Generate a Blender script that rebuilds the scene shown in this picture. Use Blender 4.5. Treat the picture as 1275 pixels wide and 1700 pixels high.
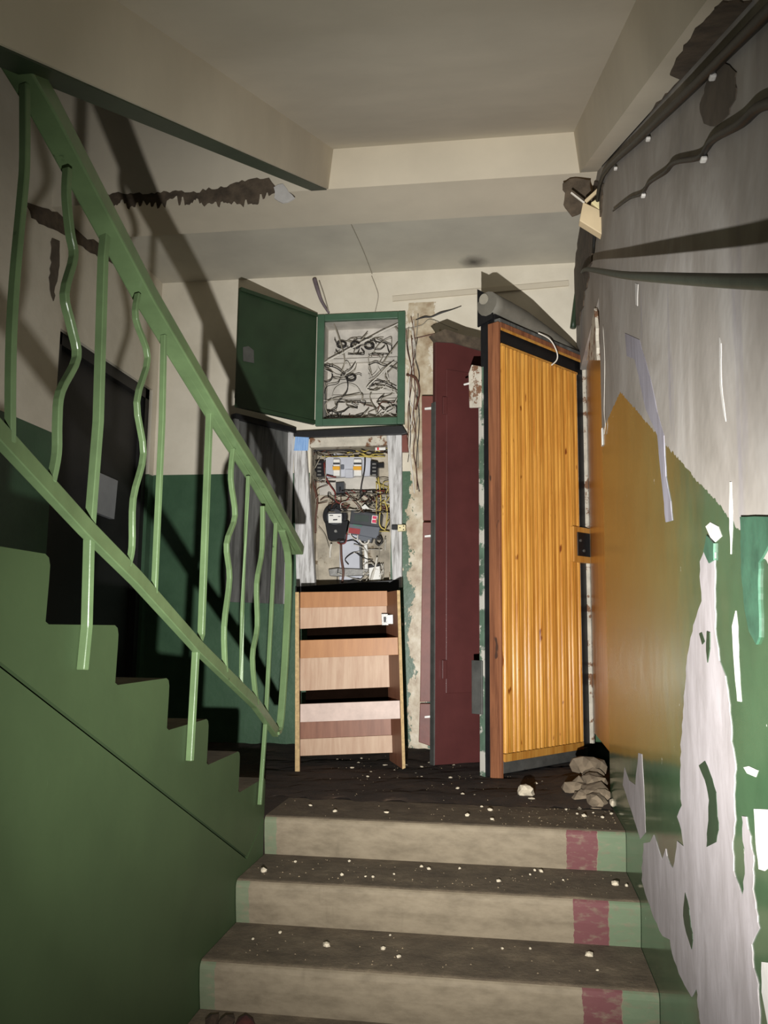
import bpy, bmesh, math, random
from mathutils import Vector, Matrix
R_ = random.Random(7)
C = bpy.context.scene.collection
for o in list(bpy.data.objects): bpy.data.objects.remove(o)

# ------------------------------------------------------------------ camera
F, YAW, PITCH, ROLL = 1432.27, .14738, .13431, .0111
CAM = Vector((.8707, -3.0658, .6591))
fw = Vector((-math.sin(YAW)*math.cos(PITCH), math.cos(YAW)*math.cos(PITCH), math.sin(PITCH)))
rt = Vector((math.cos(YAW), math.sin(YAW), 0)); up = rt.cross(fw)
rt, up = (math.cos(ROLL)*rt+math.sin(ROLL)*up), (-math.sin(ROLL)*rt+math.cos(ROLL)*up)
cd = bpy.data.cameras.new('camera'); cam = bpy.data.objects.new('camera', cd); C.objects.link(cam)
cd.sensor_fit = 'VERTICAL'; cd.sensor_height = 36; cd.sensor_width = 27; cd.lens = F/1700*36; cd.clip_start = .02
cam.matrix_world = Matrix(((rt.x, up.x, -fw.x, CAM.x), (rt.y, up.y, -fw.y, CAM.y), (rt.z, up.z, -fw.z, CAM.z), (0, 0, 0, 1)))
bpy.context.scene.camera = cam
def at(px, py, ax, v):                      # survey helper: where the sight line of a photo point meets the plane axis=v
    d = fw + rt*((px-637.5)/F) - up*((py-850)/F)
    return CAM + d*((v-CAM[ax])/d[ax])

# ------------------------------------------------------------------ light: one hand torch held below the camera, faint stairwell ambient
w = bpy.data.worlds.new('world'); bpy.context.scene.world = w; w.use_nodes = True
w.node_tree.nodes['Background'].inputs[0].default_value = (.75, .85, 1, 1)
w.node_tree.nodes['Background'].inputs[1].default_value = .012
TORCH = Vector((.74, -2.62, .32)); AIM = Vector((.76, 1.66, 1.30))
ld = bpy.data.lights.new('torch', 'SPOT'); ld.energy = 780; ld.color = (1, .99, .965); ld.spot_size = math.radians(140); ld.spot_blend = .2; ld.shadow_soft_size = .012
lo = bpy.data.objects.new('torch', ld); C.objects.link(lo); lo.location = TORCH
lo.rotation_euler = (AIM-TORCH).to_track_quat('-Z', 'Y').to_euler()
ld.use_nodes = True; nt_ = ld.node_tree; N_ = nt_.nodes      # beam profile of the torch: broad hot spot, weak spill
tc_ = N_.new('ShaderNodeTexCoord'); sx_ = N_.new('ShaderNodeSeparateXYZ'); nt_.links.new(tc_.outputs['Normal'], sx_.inputs[0])
ab_ = N_.new('ShaderNodeMath'); ab_.operation = 'ABSOLUTE'; nt_.links.new(sx_.outputs[2], ab_.inputs[0])
ac_ = N_.new('ShaderNodeMath'); ac_.operation = 'ARCCOSINE'; nt_.links.new(ab_.outputs[0], ac_.inputs[0])
mr_ = N_.new('ShaderNodeMapRange'); mr_.inputs['From Max'].default_value = math.pi/2; nt_.links.new(ac_.outputs[0], mr_.inputs[0])
rp_ = N_.new('ShaderNodeValToRGB'); nt_.links.new(mr_.outputs[0], rp_.inputs[0])
BEAM = ((0, 1), (13, 1), (20, .80), (27, .48), (33, .24), (40, .085), (49, .018), (60, .005), (72, 0))
while len(rp_.color_ramp.elements) < len(BEAM): rp_.color_ramp.elements.new(.5)
for e_, (dg_, vv_) in zip(rp_.color_ramp.elements, BEAM): e_.position = dg_/90; e_.color = (vv_, vv_, vv_, 1)
nt_.links.new(rp_.outputs[0], N_['Emission'].inputs['Strength'])
vs = bpy.context.scene.view_settings
vs.view_transform = 'Standard'; vs.look = 'None'; vs.gamma = 1; vs.use_curve_mapping = False; vs.exposure = 0.0

# ------------------------------------------------------------------ materials
def lin(c):
    return tuple((v/255/12.92 if v/255 <= .04045 else ((v/255+.055)/1.055)**2.4) for v in c)+(1,)
class NT:
    def __init__(s, name, rough=.7, spec=.5):
        s.m = bpy.data.materials.new(name); s.m.use_nodes = True; s.t = s.m.node_tree; s.n = s.t.nodes
        s.b = s.n['Principled BSDF']; s.b.inputs['Roughness'].default_value = rough; s.b.inputs['Specular IOR Level'].default_value = spec
        s.co = None
    def lk(s, a, b): s.t.links.new(a, b)
    def pos(s):
        return s.n.new('ShaderNodeNewGeometry').outputs['Position']
    def obj(s):
        return s.n.new('ShaderNodeTexCoord').outputs['Object']
    def scale(s, v, sc):
        m = s.n.new('ShaderNodeMapping'); m.inputs['Scale'].default_value = sc; s.lk(v, m.inputs['Vector']); return m.outputs[0]
    def noise(s, v, sc, det=5, rough=.6, dist=0):
        n = s.n.new('ShaderNodeTexNoise'); n.inputs['Scale'].default_value = sc; n.inputs['Detail'].default_value = det
        n.inputs['Roughness'].default_value = rough; n.inputs['Distortion'].default_value = dist; s.lk(v, n.inputs['Vector']); return n.outputs['Fac']
    def ramp(s, f, stops):
        r = s.n.new('ShaderNodeValToRGB'); e = r.color_ramp.elements
        while len(e) < len(stops): e.new(.5)
        for el, (p, c) in zip(e, stops): el.position = p; el.color = c if len(c) == 4 else lin(c)
        s.lk(f, r.inputs[0]); return r.outputs[0]
    def math(s, op, a, b=0):
        n = s.n.new('ShaderNodeMath'); n.operation = op
        for i, v in enumerate((a, b)):
            if isinstance(v, (int, float)): n.inputs[i].default_value = v
            else: s.lk(v, n.inputs[i])
        return n.outputs[0]
    def mix(s, f, a, b):
        n = s.n.new('ShaderNodeMix'); n.data_type = 'RGBA'
        if isinstance(f, (int, float)): n.inputs[0].default_value = f
        else: s.lk(f, n.inputs[0])
        for i, v in ((6, a), (7, b)):
            if isinstance(v, tuple): n.inputs[i].default_value = v if len(v) == 4 else lin(v)
            else: s.lk(v, n.inputs[i])
        return n.outputs[2]
    def xyz(s, v):
        n = s.n.new('ShaderNodeSeparateXYZ'); s.lk(v, n.inputs[0]); return n.outputs
    def bump(s, h, st=.3, d=.01):
        n = s.n.new('ShaderNodeBump'); n.inputs['Strength'].default_value = st; n.inputs['Distance'].default_value = d
        s.lk(h, n.inputs['Height']); s.lk(n.outputs[0], s.b.inputs['Normal'])
    def col(s, c):
        if isinstance(c, tuple): s.b.inputs['Base Color'].default_value = c if len(c) == 4 else lin(c)
        else: s.lk(c, s.b.inputs['Base Color'])
    def rough(s, c): s.lk(c, s.b.inputs['Roughness'])
def plain(name, c, rough=.6, var=.16, sc=14, metal=0, bump=.15, c2=None, thr=.62, spec=.5):
    """one colour with grain; optional worn patches in a second colour"""
    k = NT(name, rough, spec); v = k.obj(); n = k.noise(v, sc)
    a = lin(c); dk = tuple(x*(1-var*1.6) for x in a[:3])+(1,); lt = tuple(min(1, x*(1+var)) for x in a[:3])+(1,)
    cc = k.ramp(n, [(.3, dk), (.7, lt)])
    if c2:
        f = k.ramp(k.noise(v, sc*.8, 8, .7), [(thr, (0, 0, 0, 1)), (thr+.04, (1, 1, 1, 1))]); cc = k.mix(f, cc, c2)
    k.col(cc); k.b.inputs['Metallic'].default_value = metal
    if bump: k.bump(k.noise(v, sc*3), bump, .004)
    return k.m
def streak(name, c, c2, sc=(30, 30, 3), rough=.6, lo=.35, hi=.65, bump=.2, knots=None, coat=0):
    """wood or wiped plaster: colour stretched along local z"""
    k = NT(name, rough); oi = k.n.new('ShaderNodeObjectInfo'); va = k.n.new('ShaderNodeVectorMath'); va.operation = 'ADD'
    k.lk(k.obj(), va.inputs[0]); k.lk(k.math('MULTIPLY', oi.outputs['Random'], 37.0), va.inputs[1]); v = va.outputs[0]; s_ = k.scale(v, sc)
    cc = k.ramp(k.noise(s_, 1.0, 6, .65, .4), [(lo, c2), (hi, c)])
    if knots:
        f = k.ramp(k.noise(k.scale(v, (22, 22, 8)), 1, 2, .5), [(.69, (0, 0, 0, 1)), (.73, (1, 1, 1, 1))]); cc = k.mix(f, cc, knots)
    k.col(cc); k.bump(k.noise(s_, 2.0), bump, .003)
    if coat: k.b.inputs['Coat Weight'].default_value = coat; k.b.inputs['Coat Roughness'].default_value = .18
    return k.m
M = {}
M['cream'] = plain('cream_whitewash', (200, 190, 170), .9, .05, 3, bump=.12)
M['soffit'] = plain('grey_whitewash', (196, 188, 171), .9, .06, 2.5, bump=.1)
M['green_paint'] = plain('green_rail_paint', (92, 112, 76), .32, .12, 9, c2=(56, 70, 46), thr=.67)
M['green_box'] = plain('green_box_paint', (66, 96, 74), .4, .12, 9)
M['green_dark'] = plain('dark_green_paint', (38, 56, 36), .5, .15, 6)
M['green_flake'] = plain('teal_green_flake', (56, 92, 72), .5, .2, 20)
M['green_stair'] = None
M['plaster'] = streak('bare_plaster', (156, 149, 150), (132, 125, 124), (14, 14, 5), .9, bump=.25)
M['plaster_edge'] = plain('white_plaster_edge', (188, 184, 178), .9, .06, 30)
M['plaster_lilac'] = streak('lilac_plaster', (146, 142, 152), (124, 119, 126), (20, 20, 4), .9)
M['old_concrete'] = plain('dark_bared_concrete', (84, 72, 58), .95, .3, 22, bump=.5)
M['grey_brown_mark'] = plain('grey_brown_mark', (92, 82, 70), .95, .2, 16)
M['cable_gap_black'] = plain('black_cable_and_gap', (26, 25, 22), .5, .2, 20)
M['black_steel'] = plain('black_steel', (22, 22, 24), .45, .3, 12, c2=(66, 66, 64), thr=.72)
M['grey_steel'] = plain('grey_steel', (96, 96, 92), .45, .2, 12, c2=(40, 38, 34), thr=.66, metal=.4)
M['dirty_white_steel'] = plain('chipped_white_paint', (186, 182, 172), .6, .2, 16, c2=(78, 104, 80), thr=.58)
M['green_white_steel'] = plain('chipped_green_paint', (84, 104, 88), .5, .25, 9, c2=(176, 172, 162), thr=.5)
M['maroon'] = plain('maroon_paint', (82, 42, 40), .42, .12, 5, bump=.1)
M['redbrown'] = plain('red_brown_paint', (116, 62, 50), .5, .15, 9)
M['brown_wood'] = streak('brown_edge_board', (146, 94, 62), (104, 62, 40), (40, 40, 2.2), .6, knots=(70, 46, 34))
M['varnish'] = streak('varnished_pine', (202, 148, 68), (166, 106, 38), (60, 60, 3.2), .22, lo=.3, hi=.62, bump=.08, knots=(112, 56, 14), coat=.5)
M['varnish_plain'] = streak('varnished_batten', (196, 146, 70), (164, 108, 42), (40, 40, 2.5), .35, coat=.4)
M['weathered'] = streak('whitewashed_board', (206, 204, 202), (134, 130, 126), (60, 60, 5), .8, lo=.34, hi=.56, bump=.4)
M['weathered_dark'] = streak('scuffed_grey_tin', (100, 100, 97), (62, 62, 60), (26, 26, 3), .5, bump=.2)
M['peel'] = plain('peeling_whitewash', (196, 188, 172), .85, .15, 16, c2=(118, 84, 60), thr=.53)
M['inner_tan'] = plain('dirty_tan_niche', (176, 166, 148), .85, .28, 9, c2=(104, 88, 66), thr=.58)
M['inner_grey'] = plain('dirty_grey_niche', (196, 190, 180), .85, .18, 8, c2=(132, 122, 108), thr=.66)
M['chip_edge'] = plain('chipboard_edge', (176, 148, 104), .8, .2, 60)
M['lam_orange'] = streak('orange_laminate', (164, 114, 68), (150, 100, 56), (40, 40, 4), .45, bump=.03)
M['lam_pink'] = streak('faded_laminate', (186, 158, 132), (164, 130, 104), (40, 40, 4), .5, lo=.3, bump=.05)
M['lam_pale'] = plain('dusty_laminate', (190, 168, 156), .5, .1, 18, bump=.05)
M['lam_brown'] = streak('brown_laminate', (134, 90, 68), (116, 74, 54), (40, 40, 4), .45, bump=.03)
M['grey_plastic'] = plain('grey_plastic', (96, 100, 108), .4, .06, 20, bump=0)
M['pale_plastic'] = plain('pale_grey_panel', (186, 188, 196), .5, .06, 12, bump=0)
M['white_plastic'] = plain('white_plastic', (228, 226, 220), .4, .05, 20, bump=0)
M['black_plastic'] = plain('black_plastic', (30, 30, 32), .3, .15, 20, bump=0)
M['dark_plastic'] = plain('dark_grey_plastic', (62, 64, 68), .35, .1, 20, bump=0)
M['amber'] = plain('amber_toggle', (226, 166, 50), .4, .05, 20, bump=0)
M['red_label'] = plain('red_label', (150, 40, 44), .5, .1, 30, bump=0)
M['pink_label'] = plain('crimson_sticker', (206, 52, 92), .5, .05, 30, bump=0)
M['blue_label'] = streak('blue_sticker', (110, 150, 206), (150, 186, 226), (200, 200, 10), .6, bump=0)
M['beige_plastic'] = plain('ivory_plastic', (226, 212, 164), .45, .05, 20, bump=0)
M['lcd'] = plain('lcd_window', (74, 82, 78), .2, .05, 20, bump=0)
M['steel'] = plain('bare_steel', (150, 148, 144), .35, .15, 20, metal=.7)
M['jbox'] = plain('yellowed_plastic', (208, 188, 152), .5, .06, 10, bump=0)
M['grey_roll'] = plain('dusty_grey_sheet', (108, 104, 94), .7, .14, 12)
M['pale_end'] = plain('pale_disc', (150, 144, 130), .7, .08, 14)
M['rock'] = plain('dusty_mortar', (112, 98, 80), .95, .2, 14, bump=.5)
M['clod_red'] = plain('rusty_clod', (58, 22, 16), .95, .3, 20)
M['chip'] = plain('white_plaster_chip', (186, 174, 152), .9, .1, 40)
M['black_void'] = plain('dark_door_and_void', (30, 28, 28), .6, .2, 10)
M['plate'] = plain('dull_grey_plate', (150, 150, 152), .5, .08, 8, bump=0)
WIRE = [plain('wire_grey', (150, 142, 126), .5, .1, 30, bump=0), plain('wire_black', (36, 32, 30), .5, .1, 30, bump=0), plain('wire_white', (214, 208, 196), .5, .1, 30, bump=0),
        plain('wire_brown', (92, 58, 44), .5, .1, 30, bump=0), plain('wire_yellow', (196, 176, 92), .5, .1, 30, bump=0), plain('wire_red', (120, 40, 36), .5, .1, 30, bump=0)]

W_, L_, T_, RS = 1.2395, 1.6645, .307, .132
SL = RS/T_
def zdado(k, y):                              # dado line: level on the landing, following the flight below
    a = k.math('ADD', y, .15); a = k.math('MINIMUM', a, 0); return k.math('ADD', k.math('MULTIPLY', a, .438), 1.46)
def right_wall_mat():
    k = NT('right_wall_paint', .8); p = k.pos(); X = k.xyz(p)
    d = k.math('SUBTRACT', X[2], zdado(k, X[1])); n = k.noise(k.scale(p, (1, 6, 1.6)), 6, 6)
    f = k.math('GREATER_THAN', k.math('ADD', d, k.math('MULTIPLY', k.math('SUBTRACT', n, .5), .03)), 0)
    st = k.noise(k.scale(p, (1, 1.1, .9)), 2.2, 4, .6, .9)
    plas = k.ramp(st, [(.25, (128, 121, 112)), (.5, (150, 143, 135)), (.72, (172, 167, 161))])
    lil = k.ramp(k.noise(k.scale(p, (1, 3.2, .5)), 2.2, 3), [(.6, (0, 0, 0, 1)), (.7, (1, 1, 1, 1))])
    plas = k.mix(k.math('MULTIPLY', lil, .45), plas, (126, 121, 132))
    wl = k.ramp(k.noise(k.scale(p, (1, 4, .8)), 2.0, 3, .5, .6), [(.68, (0, 0, 0, 1)), (.74, (1, 1, 1, 1))])
    plas = k.mix(k.math('MULTIPLY', wl, .5), plas, (214, 208, 200))
    gn = k.noise(p, 5, 5); green = k.ramp(gn, [(.3, (54, 78, 54)), (.7, (68, 94, 66))])
    sp = k.ramp(k.noise(k.scale(p, (1, 14, 9)), 2.4, 3), [(.715, (0, 0, 0, 1)), (.74, (1, 1, 1, 1))])
    green = k.mix(sp, green, (206, 206, 196))
    k.col(k.mix(f, green, plas))
    k.rough(k.math('ADD', k.math('MULTIPLY', f, .72), .15)); k.bump(k.math('ADD', k.noise(p, 2.2, 3), k.math('MULTIPLY', k.noise(p, 7, 3), f)), .12, .03)
    return k.m
def back_wall_mat(name, zd):
    k = NT(name, .85); p = k.pos(); X = k.xyz(p)
    n = k.noise(p, 2.5, 5); white = k.ramp(n, [(.3, (200, 191, 172)), (.7, (222, 214, 196))])
    f = k.math('GREATER_THAN', X[2], zd)
    g = k.ramp(k.noise(p, 5), [(.3, (52, 80, 57)), (.7, (66, 96, 70))])
    c = k.mix(f, g, white)
    # peeled column between the meter niche and the red door post
    a = k.math('SUBTRACT', 1, k.math('MULTIPLY', k.math('ABSOLUTE', k.math('SUBTRACT', X[0], .38)), 7.5))
    pe = k.math('ADD', a, k.math('MULTIPLY', k.math('SUBTRACT', k.noise(k.scale(p, (1, 1, .6)), 9, 8, .7), .56), 3.2))
    up_ = k.math('LESS_THAN', X[2], 2.52); pe = k.math('MULTIPLY', k.math('GREATER_THAN', pe, .32), up_)
    bare = k.ramp(k.noise(p, 16, 6), [(.3, (150, 128, 100)), (.55, (190, 176, 150)), (.7, (208, 198, 178))])
    k.col(k.mix(pe, c, bare)); k.rough(k.math('ADD', k.math('MULTIPLY', f, .45), .42))
    k.bump(k.math('ADD', k.noise(p, 14, 6), k.math('MULTIPLY', pe, -2.0)), .3, .008)
    return k.m
def stair_green_mat():
    k = NT('green_stair_side', .6); p = k.pos(); n = k.noise(p, 2.2, 5)
    c = k.ramp(n, [(.3, (54, 70, 42)), (.7, (62, 79, 48))])
    d = k.ramp(k.noise(k.scale(p, (1, 24, 2)), 2.2, 4), [(.73, (0, 0, 0, 1)), (.77, (1, 1, 1, 1))])
    k.col(k.mix(k.math('MULTIPLY', d, .35), c, (120, 136, 108))); k.bump(k.noise(p, 5, 4), .12, .02); return k.m
def riser_mat():
    k = NT('step_concrete', .8); p = k.pos(); X = k.xyz(p)
    n = k.noise(k.scale(p, (2, 1, 5)), 5, 7, .65); c = k.ramp(n, [(.25, (92, 81, 64)), (.55, (117, 105, 86)), (.8, (129, 117, 97))])
    dk = k.ramp(k.noise(k.scale(p, (14, 1, 2)), 1.5, 4), [(.66, (0, 0, 0, 1)), (.78, (1, 1, 1, 1))]); c = k.mix(k.math('MULTIPLY', dk, .4), c, (84, 74, 58))
    xx = k.math('ADD', X[0], k.math('MULTIPLY', k.math('SUBTRACT', k.noise(p, 30, 4), .5), .02))
    red = k.math('MULTIPLY', k.math('GREATER_THAN', xx, 1.045), k.math('LESS_THAN', xx, 1.145))
    wear = k.ramp(k.noise(k.scale(p, (3, 1, 7)), 9, 5), [(.52, (1, 1, 1, 1)), (.72, (.25, .25, .25, 1))])
    c = k.mix(k.math('MULTIPLY', k.math('MULTIPLY', red, wear), .92), c, (92, 46, 50))
    gr = k.math('MAXIMUM', k.math('GREATER_THAN', xx, 1.147), k.math('MULTIPLY', k.math('LESS_THAN', xx, .045), .8))
    k.col(k.mix(k.math('MULTIPLY', k.math('MULTIPLY', gr, wear), .85), c, (86, 104, 78))); k.bump(k.noise(p, 24, 6), .25, .006)
    return k.m
def dirt_mat(name, a, b, c):
    k = NT(name, .9); p = k.pos(); n = k.noise(p, 9, 8, .7)
    k.col(k.ramp(n, [(.3, a), (.55, b), (.75, c)])); k.bump(k.noise(p, 40, 8, .7), .5, .01); return k.m
def soffit_mat():
    k = NT('landing_soffit', .9); p = k.pos(); n = k.noise(p, 2.5, 5); c = k.ramp(n, [(.3, (178, 172, 158)), (.7, (196, 190, 174))])
    q = at(786, 435, 2, 2.712); vm = k.n.new('ShaderNodeVectorMath'); vm.operation = 'DISTANCE'; k.lk(p, vm.inputs[0]); vm.inputs[1].default_value = q
    d = k.math('ADD', vm.outputs['Value'], k.math('MULTIPLY', k.math('SUBTRACT', k.noise(p, 9, 5), .5), .08))
    k.col(k.mix(k.ramp(d, [(.01, (.85, .85, .85, 1)), (.10, (0, 0, 0, 1))]), c, (40, 34, 28))); return k.m
M['right_wall'] = right_wall_mat(); M['back_wall'] = back_wall_mat('back_wall_paint', 1.535); M['left_wall'] = back_wall_mat('left_wall_paint', 1.53)
M['green_stair'] = stair_green_mat(); M['riser'] = riser_mat()
M['tread'] = dirt_mat('dirty_tread', (72, 61, 48), (100, 87, 70), (128, 113, 92))
M['soil'] = dirt_mat('dark_wet_dirt', (30, 20, 13), (50, 36, 24), (74, 56, 40))

# ------------------------------------------------------------------ mesh helpers
class MB:
    def __init__(s): s.b = bmesh.new()
    def box(s, c, d, mat=None, mi=0):
        r = bmesh.ops.create_cube(s.b, size=1)['verts']
        for v in r:
            v.co = Vector((v.co.x*d[0], v.co.y*d[1], v.co.z*d[2]))
            if mat: v.co = mat @ v.co
            v.co += Vector(c)
        return s
    def mm(s, a, b): return s.box([(a[i]+b[i])/2 for i in range(3)], [abs(b[i]-a[i]) for i in range(3)])
    def hull(s, bot, top):                    # two matching loops -> closed solid
        n = len(bot); A = [s.b.verts.new(p) for p in bot]; B = [s.b.verts.new(p) for p in top]
        fs = [s.b.faces.new(A[::-1]), s.b.faces.new(B)]
        for i in range(n): fs.append(s.b.faces.new((A[i], A[(i+1) % n], B[(i+1) % n], B[i])))
        return s
    def prism(s, pts, off): return s.hull([Vector(p) for p in pts], [Vector(p)+Vector(off) for p in pts])
    def bar(s, a, b, wd, th, side=(1, 0, 0)): # rectangular bar from a to b
        a, b = Vector(a), Vector(b); d = (b-a).normalized(); x = Vector(side); x = (x-d*x.dot(d)).normalized(); y = d.cross(x)
        q = [x*wd/2+y*th/2, -x*wd/2+y*th/2, -x*wd/2-y*th/2, x*wd/2-y*th/2]
        return s.hull([a+v for v in q], [b+v for v in q])
    def strip(s, pts, wd, th, side=(1, 0, 0), twist=0):  # flat bar swept along a polyline
        P = [Vector(p) for p in pts]; rings = []
        for i, p in enumerate(P):
            d = (P[min(i+1, len(P)-1)]-P[max(i-1, 0)]).normalized(); x = Vector(side); x = (x-d*x.dot(d)).normalized()
            if twist: x = Matrix.Rotation(twist*i/(len(P)-1), 3, d) @ x
            y = d.cross(x)
            rings.append([s.b.verts.new(p+q) for q in (x*wd/2+y*th/2, -x*wd/2+y*th/2, -x*wd/2-y*th/2, x*wd/2-y*th/2)])
        for a, b in zip(rings, rings[1:]):
            for i in range(4): s.b.faces.new((a[i], a[(i+1) % 4], b[(i+1) % 4], b[i]))
        s.b.faces.new(rings[0][::-1]); s.b.faces.new(rings[-1]); return s
    def tube(s, pts, r, n=6, smooth=4):
        P = [Vector(p) for p in pts]
        if smooth > 1 and len(P) > 2:
            Q = []
            for i in range(len(P)-1):
                p0, p1, p2, p3 = P[max(i-1, 0)], P[i], P[i+1], P[min(i+2, len(P)-1)]
                for j in range(smooth):
                    t = j/smooth; Q.append(.5*((2*p1)+(p2-p0)*t+(2*p0-5*p1+4*p2-p3)*t*t+(3*p1-p0-3*p2+p3)*t**3))
            Q.append(P[-1]); P = Q
        rs = r if isinstance(r, (list, tuple)) else [r, r]
        rings = []; x = None
        for i, p in enumerate(P):
            d = (P[min(i+1, len(P)-1)]-P[max(i-1, 0)])
            d = d.normalized() if d.length > 1e-9 else Vector((0, 0, 1))
            if x is None: x = d.orthogonal().normalized()
            x = (x-d*x.dot(d)); x = x.normalized() if x.length > 1e-6 else d.orthogonal().normalized(); y = d.cross(x)
            t = i/(len(P)-1)*(len(rs)-1); k = min(int(t), len(rs)-2); rr = rs[k]+(rs[k+1]-rs[k])*(t-k)
            rings.append([s.b.verts.new(p+(x*math.cos(a)+y*math.sin(a))*rr) for a in [2*math.pi*q/n for q in range(n)]])
        for a, b in zip(rings, rings[1:]):
            for i in range(n): f = s.b.faces.new((a[i], a[(i+1) % n], b[(i+1) % n], b[i])); f.smooth = True
        s.b.faces.new(rings[0][::-1]); s.b.faces.new(rings[-1]); return s
    def disc(s, c, ax, r, h, n=28, r2=None):   # cylinder / frustum along ax
        ax = Vector(ax).normalized(); x = ax.orthogonal().normalized(); y = ax.cross(x); c = Vector(c); r2 = r if r2 is None else r2
        a = [c+(x*math.cos(t)+y*math.sin(t))*r for t in [2*math.pi*i/n for i in range(n)]]
        b = [c+ax*h+(x*math.cos(t)+y*math.sin(t))*r2 for t in [2*math.pi*i/n for i in range(n)]]
        return s.hull(a, b)
    def rock(s, c, r, sq=(1, 1, .7), seed=0, sub=1):
        q = random.Random(seed); v = bmesh.ops.create_icosphere(s.b, subdivisions=sub, radius=1)['verts']
        rz = Matrix.Rotation(q.random()*6, 3, 'Z')
        for k in v:
            p = k.co*(1+q.uniform(-.28, .22)); k.co = rz @ Vector((p.x*sq[0]*r, p.y*sq[1]*r, p.z*sq[2]*r))+Vector(c)
        return s
    def build(s, name, mat, parent=None, bevel=0, seg=2, mats=None, local=False, smooth=False):
        bmesh.ops.recalc_face_normals(s.b, faces=s.b.faces)
        if parent is not None and not local:
            r = parent
            while r.parent: r = r.parent
            if r.rotation_euler[2] == 0: bmesh.ops.translate(s.b, verts=s.b.verts, vec=-r.location)
        if bevel: bmesh.ops.bevel(s.b, geom=list(s.b.edges), offset=bevel, segments=seg, affect='EDGES', clamp_overlap=True, profile=.5)
        me = bpy.data.meshes.new(name); s.b.to_mesh(me); s.b.free()
        for m in (mats or [mat]): me.materials.append(m)
        if smooth:
            for p in me.polygons: p.use_smooth = True
        o = bpy.data.objects.new(name, me); C.objects.link(o)
        if parent is not None: o.parent = parent
        return o
def tag(o, label=None, cat=None, group=None, kind=None):
    for k, v in (('label', label), ('category', cat), ('group', group), ('kind', kind)):
        if v: o[k] = v
    return o
def thing(name, loc, label, cat, group=None, rz=0, kind=None):
    o = bpy.data.objects.new(name, None); C.objects.link(o); o.location = loc; o.rotation_euler = (0, 0, rz); o.empty_display_size = .1
    return tag(o, label, cat, group, kind)
def struct(o): o['kind'] = 'structure'; return o

# ------------------------------------------------------------------ setting
XL = -1.2
struct(MB().mm((XL, .34, -.2), (W_+.2, L_, 0)).mm((XL, .0, -.2), (-.001, .34, 0)).build('floor', M['soil']))
struct(MB().mm((XL, .47, 2.7121), (W_, L_, 2.9)).build('ceiling', soffit_mat()))
struct(MB().mm((XL, .40, 2.556), (W_, .735, 2.712)).mm((XL, .40, 2.712), (W_, .46, 3.4)).build('trim_1', M['cream']))
# back wall with the two electrical niches left open
BX = (at(533, 600, 1, L_).x, at(664, 600, 1, L_).x, at(600, 697, 1, L_).z, at(600, 529, 1, L_).z)
CX_ = (at(513, 860, 1, L_).x, at(649, 860, 1, L_).x, at(580, 976, 1, L_).z, at(580, 741, 1, L_).z)
def wall_back():
    m = MB(); xs = sorted({XL-.2, BX[0], BX[1], CX_[0], CX_[1], W_+.2}); zs = sorted({-.2, BX[2], BX[3], CX_[2], CX_[3], 2.9})
    for x0, x1 in zip(xs, xs[1:]):
        for z0, z1 in zip(zs, zs[1:]):
            x, z = (x0+x1)/2, (z0+z1)/2
            if any(h[0] < x < h[1] and h[2] < z < h[3] for h in (BX, CX_)): continue
            m.mm((x0, L_, z0), (x1, L_+.3, z1))
    bmesh.ops.remove_doubles(m.b, verts=m.b.verts, dist=1e-5); return m
struct(wall_back().build('wall_back', M['back_wall']))
# thin plaster ledge strip that runs along the top of the back wall
a, b = at(652, 497, 1, L_), at(944, 471, 1, L_)
struct(MB().bar(a-Vector((0, .006, 0)), b-Vector((0, .006, 0)), .014, .03, (0, 1, 0)).build('trim_2', M['cream']))
# left wall with a dark doorway on the landing
m = MB()
m.mm((XL-.2, -3.4, -1.8), (XL, .545, 3.2)).mm((XL-.2, .545, 2.03), (XL, 1.60, 3.2)).mm((XL-.2, 1.60, -.2), (XL, L_, 3.2))
struct(m.build('wall_left', M['left_wall']))
d1 = thing('door_1', (XL-.06, 1.07, 0), None, None); d1['kind'] = 'structure'
MB().mm((XL-.10, .545, 0), (XL-.06, 1.60, 2.03)).build('door_leaf', M['black_void'], d1, .004)
MB().mm((XL-.06, .545, .02), (XL-.02, .60, 2.03)).mm((XL-.06, 1.55, .02), (XL-.02, 1.60, 2.03)).mm((XL-.06, .545, 1.97), (XL-.02, 1.60, 2.03)).build('door_frame', M['black_void'], d1)
# right wall
OY, OZ = .455, 2.03                            # doorway of the slatted door in the right wall
struct(MB().mm((W_, -3.5, -2.0), (W_+.22, OY, 3.6)).mm((W_, OY, OZ), (W_+.22, L_+.05, 3.6)).mm((W_, L_-.06, -.2), (W_+.22, L_+.05, OZ)).build('wall_right', M['right_wall']))
struct(MB().mm((W_+.2, OY, -.1), (W_+.22, L_-.06, OZ)).build('wall_doorway', M['black_void']))  # near-black backing stands in for the darkness inside the doorway recess
wr = bpy.data.objects['wall_right']

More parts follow.
